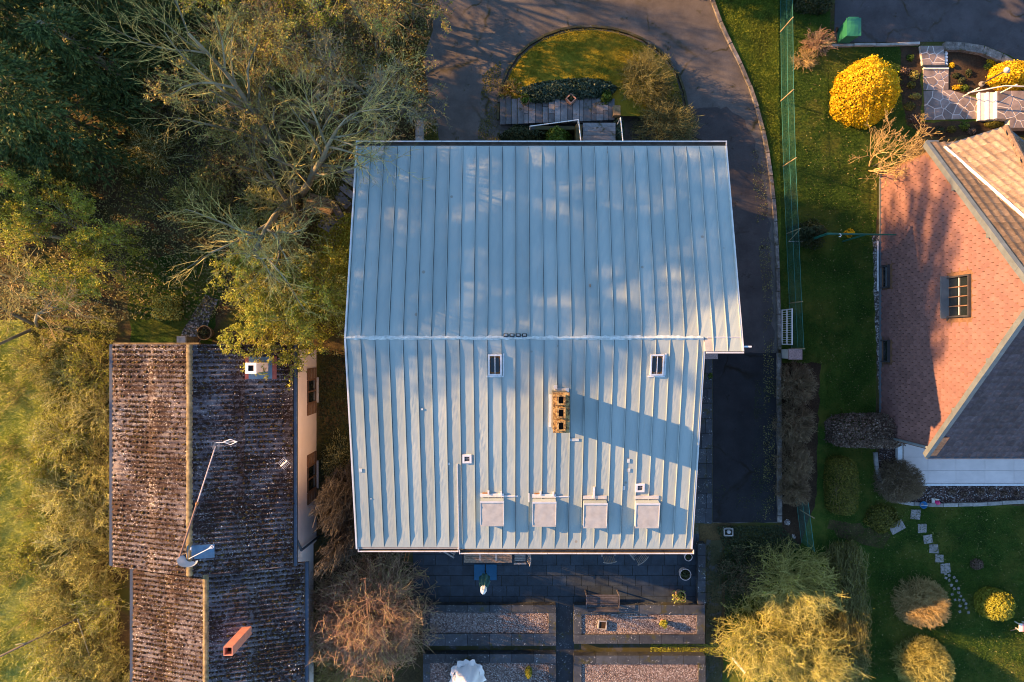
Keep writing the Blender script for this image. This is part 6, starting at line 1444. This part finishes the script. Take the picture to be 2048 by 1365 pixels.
dome('clipped_bush', 'yellow dome bush at the sunny end of the lawn', G(1857,1336,0.7), 1.15, 1.05, 1.5, 230, 14, 'twig_yellow', 333, r=0.007, ragged=0.05, leaf=('leaf_moss', 3500, 0.05))
leafball('forsythia_bush', 'large round yellow flowering forsythia on the sunny lawn', G(1741,176,0.9), 1.18, 1.30, 1.75, 15000, 0.082, 'leaf_forsythia', 10, sq=2.2, lump=0.06, shell=0.24, rot=-0.5, spread=1.2)
leafball('forsythia_bush', 'clipped yellow forsythia behind the garden lamp', G(2034,148,0.5), 0.85, 0.55, 0.95, 7000, 0.075, 'leaf_forsythia', 11, sq=2.6, lump=0.03, shell=0.16)
bare_tree('contorted_shrub', 'bare golden contorted shrub by the gable corner', G(1742,338), 2.2, 91, stems=7, splay=0.55, r0=0.03, mat_t='twig_gold', mat_c='twig_gold', cfg=dict(kids=(7,6,4,0), wob=(0.16,0.2,0.22,0.22), seg=(0.3,0.22,0.16,0.14), rmin=0.006, up=(0.05,0.08,0.05,0.02), ang=(0.55,0.6,0.6,0)), lean=(0.22,0.05))
dome('red_twig_shrub', 'small red budded twig bush behind the green bin', G(1640,82,0.4), 0.62, 0.50, 0.8, 60, 9, 'twig_red', 341, r=0.008, ragged=0.3)
dome('dry_grass_tuft', 'straw coloured dry tuft at the foot of the wire fence', G(1610,118,0.1), 0.55, 0.45, 0.3, 70, 6, 'twig_gold', 342, r=0.006, ragged=0.3, cat='plant')
leafball('dark_hedge', 'dark green hedge end at the corner of the asphalt', G(1635,-8,0.5), 0.75, 0.55, 0.9, 4200, 0.08, 'leaf_dark', 12, cat='hedge', sq=3)
# --- shrubs round the stairs
dome('twig_shrub', 'fine olive twigged shrub on the island beside the ivy', G(1292,160,0.6), 1.15, 1.15, 1.5, 130, 12, 'twig_moss', 351, r=0.006, ragged=0.25, z0=0.3, leaf=('leaf_moss', 2600, 0.05))
dome('twig_shrub', 'dark leaved shrub filling the island edge between the two twiggy shrubs', G(1335,195,0.5), 0.7, 0.75, 1.1, 80, 10, 'twig_moss', 354, r=0.006, ragged=0.25, leaf=('leaf_dark', 2600, 0.06))
dome('twig_shrub', 'olive brown shrub between the eave and the driveway bend', G(1330,250,0.7), 1.35, 1.0, 1.7, 150, 12, 'twig_moss', 352, r=0.006, ragged=0.2, leaf=('leaf_dark', 3600, 0.06))
dome('twig_shrub', 'small russet shrub at the foot of the slate stairs', G(1022,178,0.3), 0.50, 0.42, 0.7, 50, 9, 'twig_brown', 353, r=0.006, ragged=0.3, leaf=('leaf_rust', 700, 0.06))
leafball('ivy_hedge', 'long low ivy hedge along the slate stairs', G(1142,177,1.0), 1.78, 0.42, 0.62, 9500, 0.10, 'leaf_ivy', 13, cat='hedge', z0=0.55, sq=3.0, lump=0.05, shell=0.35, rot=0.04)
leafball('ivy_strip', 'ivy growing along the steps under the straight handrail', G(1238,262,0.9), 0.22, 0.62, 0.55, 3200, 0.09, 'leaf_ivy', 14, cat='ivy', z0=0.5, sq=3.0, shell=0.4)
leafball('green_shrub', 'bright green round shrub under the north eave', G(1115,276,0.8), 0.60, 0.50, 1.35, 6500, 0.075, 'leaf_green', 15, shell=0.3, lump=0.08)
leafball('dark_shrub', 'dark glossy shrub left of the bright green one', G(1048,272,0.6), 0.95, 0.48, 1.1, 6500, 0.085, 'leaf_dark', 16, shell=0.4, lump=0.12)
leafball('leafy_plant', 'light green leafy plant at the end of the ivy hedge', G(1213,192,1.1), 0.20, 0.26, 0.45, 700, 0.09, 'leaf_green', 17, z0=0.75, cat='plant', shell=0.6, lump=0.2)
leafball('corner_plant', 'tiny green plant at the first slate stair', G(1004,190,0.3), 0.10, 0.10, 0.25, 220, 0.06, 'leaf_green', 18, cat='plant', shell=0.6)
# --- small things of the east gardens
leafball('dark_shrub', 'dark tangled bush leaning on the fence corner', G(1624,465,0.5), 0.66, 0.52, 0.9, 4200, 0.07, 'leaf_dark', 19, shell=0.6, lump=0.2)
leafball('yellow_plant', 'small yellow plant beneath the green clothes line bar', G(1706,464,0.4), 0.18, 0.14, 0.45, 420, 0.07, 'leaf_forsythia', 20, cat='plant', shell=0.8, lump=0.2)
leafball('dry_flower', 'dry brown flower clump alone on the shaded lawn', G(1958,1131,0.2), 0.26, 0.22, 0.3, 900, 0.05, 'leaf_beech', 21, cat='plant', shell=0.5)
leafball('moss_cushion', 'mossy green cushion plant below the pale steps', G(1998,245,0.3), 0.42, 0.14, 0.25, 1400, 0.05, 'leaf_moss', 22, cat='plant', shell=0.4)
leafball('green_plant', 'green weed tuft in the slate joint by the court', G(1421,752,0.1), 0.10, 0.16, 0.12, 260, 0.06, 'leaf_green', 23, cat='plant', shell=0.8)
leafball('white_flower', 'white flower clump by the court kerb', G(1576,1046,0.1), 0.11, 0.12, 0.16, 160, 0.06, 'lichen_fleck', 24, cat='plant', shell=0.8)
leafball('white_flower', 'pale flowering tuft beneath the short wire fence', G(1588,1075,0.1), 0.10, 0.10, 0.14, 90, 0.05, 'lichen_fleck', 25, cat='plant', shell=0.8)
R = random.Random(31)
for (px_, py_, m_) in ((1905,130,'leaf_forsythia'),(1915,150,'leaf_dark'),(1940,145,'leaf_dark'),(1985,122,'leaf_forsythia'),(1978,132,'leaf_green'),(1918,174,'leaf_forsythia'),(1931,175,'leaf_green'),(1925,160,'leaf_dark')):
    leafball('bed_plant', 'small spring plant in the bed behind the curved granite kerb', G(px_,py_,0.1), R.uniform(.10,.22), R.uniform(.10,.2), R.uniform(.12,.22), 240, 0.06, m_, 400+px_, cat='plant', shell=0.9, group='plants behind the granite kerb')
for (px_, py_, m_) in ((1822,115,'leaf_green'),(1830,150,'leaf_rust'),(1824,170,'leaf_moss'),(1832,192,'leaf_rust'),(1822,212,'leaf_moss'),(1830,235,'leaf_beech'),(1812,140,'leaf_beech')):
    leafball('bed_plant', 'small tufted plant in the border beside the crazy paved path', G(px_,py_,0.1), R.uniform(.12,.25), R.uniform(.12,.22), R.uniform(.12,.25), 260, 0.06, m_, 500+py_, cat='plant', shell=0.9, group='plants beside the crazy paving')
for (px_, py_, m_) in ((1905,258,'leaf_moss'),(1930,252,'leaf_green'),(1880,262,'leaf_dark'),(1945,262,'leaf_beech')):
    leafball('bed_plant', 'small plant in the soil between paved landing and bay roof', G(px_,py_,0.1), R.uniform(.15,.25), R.uniform(.12,.2), R.uniform(.12,.25), 280, 0.06, m_, 600+px_, cat='plant', shell=0.9, group='plants by the bay roof')
for px_ in (1905,1930,1962,1985,2010,2035):
    leafball('bed_plant', 'rusty brown dormant plant in the reddish gravel bed', G(px_,984+R.uniform(-4,6),0.1), R.uniform(.10,.2), R.uniform(.10,.16), R.uniform(.12,.22), 240, 0.055, 'leaf_beech', 700+px_, cat='plant', shell=0.9, group='dormant plants in the gravel bed')
for (q, hh, rr, m_) in PLANTS:
    pass
for i, (q, hh, rr, m_) in enumerate(PLANTS):
    lab = ['yellow green plant growing in the round pot on the slate stairs','dark sprouts in the lone pale pot under the roof corner','dark sprouts in the large pale double rimmed pot','olive plant spilling out of the corner terracotta pot','bright green plant in the small pot on gravel','dark sprouts in the big rusty tub','green sprouts in the cornerwise square planter'][i]
    leafball('potted_plant', lab, (q.x-(0.08 if i == 3 else 0), q.y-(0.03 if i == 3 else 0)), rr, rr, 0.22 if rr > 0.13 else 0.12, 420 if rr > 0.13 else 160, 0.065, m_, 800+i, cat='plant', z0=q.z+hh*0.9, shell=0.9, lump=0.2)
leafball('dwarf_conifer', 'tiny cone shaped conifer in a pot beside the white parasol', G(1057,1347,0.5), 0.14, 0.22, 0.5, 900, 0.05, 'leaf_box', 33, z0=0.3, cat='plant', shell=0.5)
# --- ground cover
woods = [(240,330),(330,60),(420,-80),(860,-80),(862,60),(850,120),(860,200),(840,240),(830,300),(706,300),(700,440),(640,560),(420,640),(250,640),(-60,640),(-60,420)]
scatter('leaf_litter', woods, 26000, 'leaf_gold_litter', 0.10, (0.02,0.10), 1)
scatter('ground_ivy', [(240,330),(420,-80),(860,-80),(850,200),(700,330),(650,480),(420,480),(250,420)], 9000, 'leaf_moss', 0.11, (0.02,0.30), 2)
scatter('woodland_moss', [(640,430),(704,425),(698,650),(640,690),(600,560)], 6000, 'leaf_yellowgreen', 0.07, (0.01,0.08), 3)
scatter('shade_litter', [(640,700),(712,700),(720,1090),(640,1090)], 3500, 'leaf_dark', 0.09, (0.02,0.10), 4)
scatter('meadow_grass', [(-80,640),(240,640),(225,720),(222,1140),(258,1400),(-80,1400)], 60000, 'grass_meadow', 0.018, (0.0,0.02), 5, mode='grass', hgt=0.17)
scatter('meadow_tussocks', [(-80,640),(120,640),(130,1400),(-80,1400)], 26000, 'grass_meadow', 0.022, (0.0,0.04), 21, mode='grass', hgt=0.30, clump=0.6)
scatter('meadow_weeds', [(-80,640),(130,640),(140,1400),(-80,1400)], 9000, 'leaf_yellowgreen', 0.08, (0.02,0.12), 22, clump=0.6)
scatter('lawn_grass', [(a+10,b) for a,b in KR[::3]]+[(1566,720),(1650,730),(1650,1080),(1740,1095),(1738,1420),(2100,1420),(2100,1016),(1810,1016),(1770,990),(1748,930),(1748,480),(1752,370),(1845,262),(1810,240),(1800,100),(1668,96),(1664,-40)], 110000, 'grass_blade', 0.018, (0.0,0.02), 6, mode='grass', hgt=0.085)
scatter('verge_grass', [(a+10,b) for a,b in KR[:30:3]]+[(1560,470),(1557,200),(1555,-60)], 22000, 'grass_bright', 0.018, (0.0,0.02), 16, mode='grass', hgt=0.09)
scatter('lawn_leaves', [(1610,0),(1660,100),(1800,110),(1800,240),(1745,380),(1745,900),(1660,1080),(1745,1100),(1745,1400),(2080,1400),(2080,1020),(1810,1016),(1740,960),(1640,740),(1610,400)], 2600, 'leaf_gold_litter', 0.055, (0.05,0.09), 17)
def isl_z(X_, Y_):
    e = np.array(ISL); c = np.array(ISC); out = np.zeros(len(X_))
    ang_e = np.arctan2(e[:,1]-c[1], e[:,0]-c[0]); rad_e = np.hypot(e[:,0]-c[0], e[:,1]-c[1]); o = np.argsort(ang_e)
    a = np.arctan2(Y_-c[1], X_-c[0]); rr = np.hypot(X_-c[0], Y_-c[1]); t_ = 1-rr/np.interp(a, ang_e[o], rad_e[o]); return 0.08+0.62*(1-(1-np.clip(t_,0,1))**2)
scatter('island_grass', [(1004,200),(1018,150),(1044,112),(1084,82),(1130,65),(1180,60),(1232,66),(1283,86),(1323,117),(1350,154),(1364,205),(1230,190),(1110,160),(1040,180)], 26000, 'grass_gold', 0.016, (0,0), 7, mode='grass', hgt=0.08, zf=isl_z)
scatter('west_grass', [(250,470),(450,470),(440,560),(420,690),(262,690)], 9000, 'grass_blade', 0.016, (0.0,0.02), 8, mode='grass', hgt=0.08)
scatter('verge_moss', [(846,240),(872,240),(880,300),(846,300)], 1500, 'leaf_moss', 0.07, (0.01,0.05), 9)
scatter('driveway_moss', [(965,150),(1002,120),(1000,290),(955,290)], 2200, 'leaf_moss', 0.05, (0.012,0.03), 10, clump=0.2)
scatter('kerb_litter', [(1500,300),(1528,300),(1546,560),(1550,1040),(1526,1040),(1526,600)], 2600, 'leaf_gold_litter', 0.05, (0.014,0.03), 11, clump=0.5)
scatter('court_litter', [(1430,960),(1500,1000),(1510,760),(1552,760),(1552,1046),(1430,1046)], 2600, 'leaf_dark', 0.05, (0.016,0.03), 12, clump=0.7)
scatter('path_moss', [(1412,1090),(1446,1090),(1446,1400),(1412,1400)], 1800, 'leaf_dark', 0.05, (0.012,0.03), 13)
scatter('bed_gap_moss', [(1300,1288),(1444,1288),(1444,1311),(1300,1311)], 1600, 'leaf_yellowgreen', 0.05, (0.01,0.05), 14)
scatter('court_verge_cover', [(1430,1052),(1560,1050),(1600,1090),(1560,1130),(1450,1240),(1446,1090)], 6000, 'leaf_dark', 0.08, (0.01,0.12), 15)
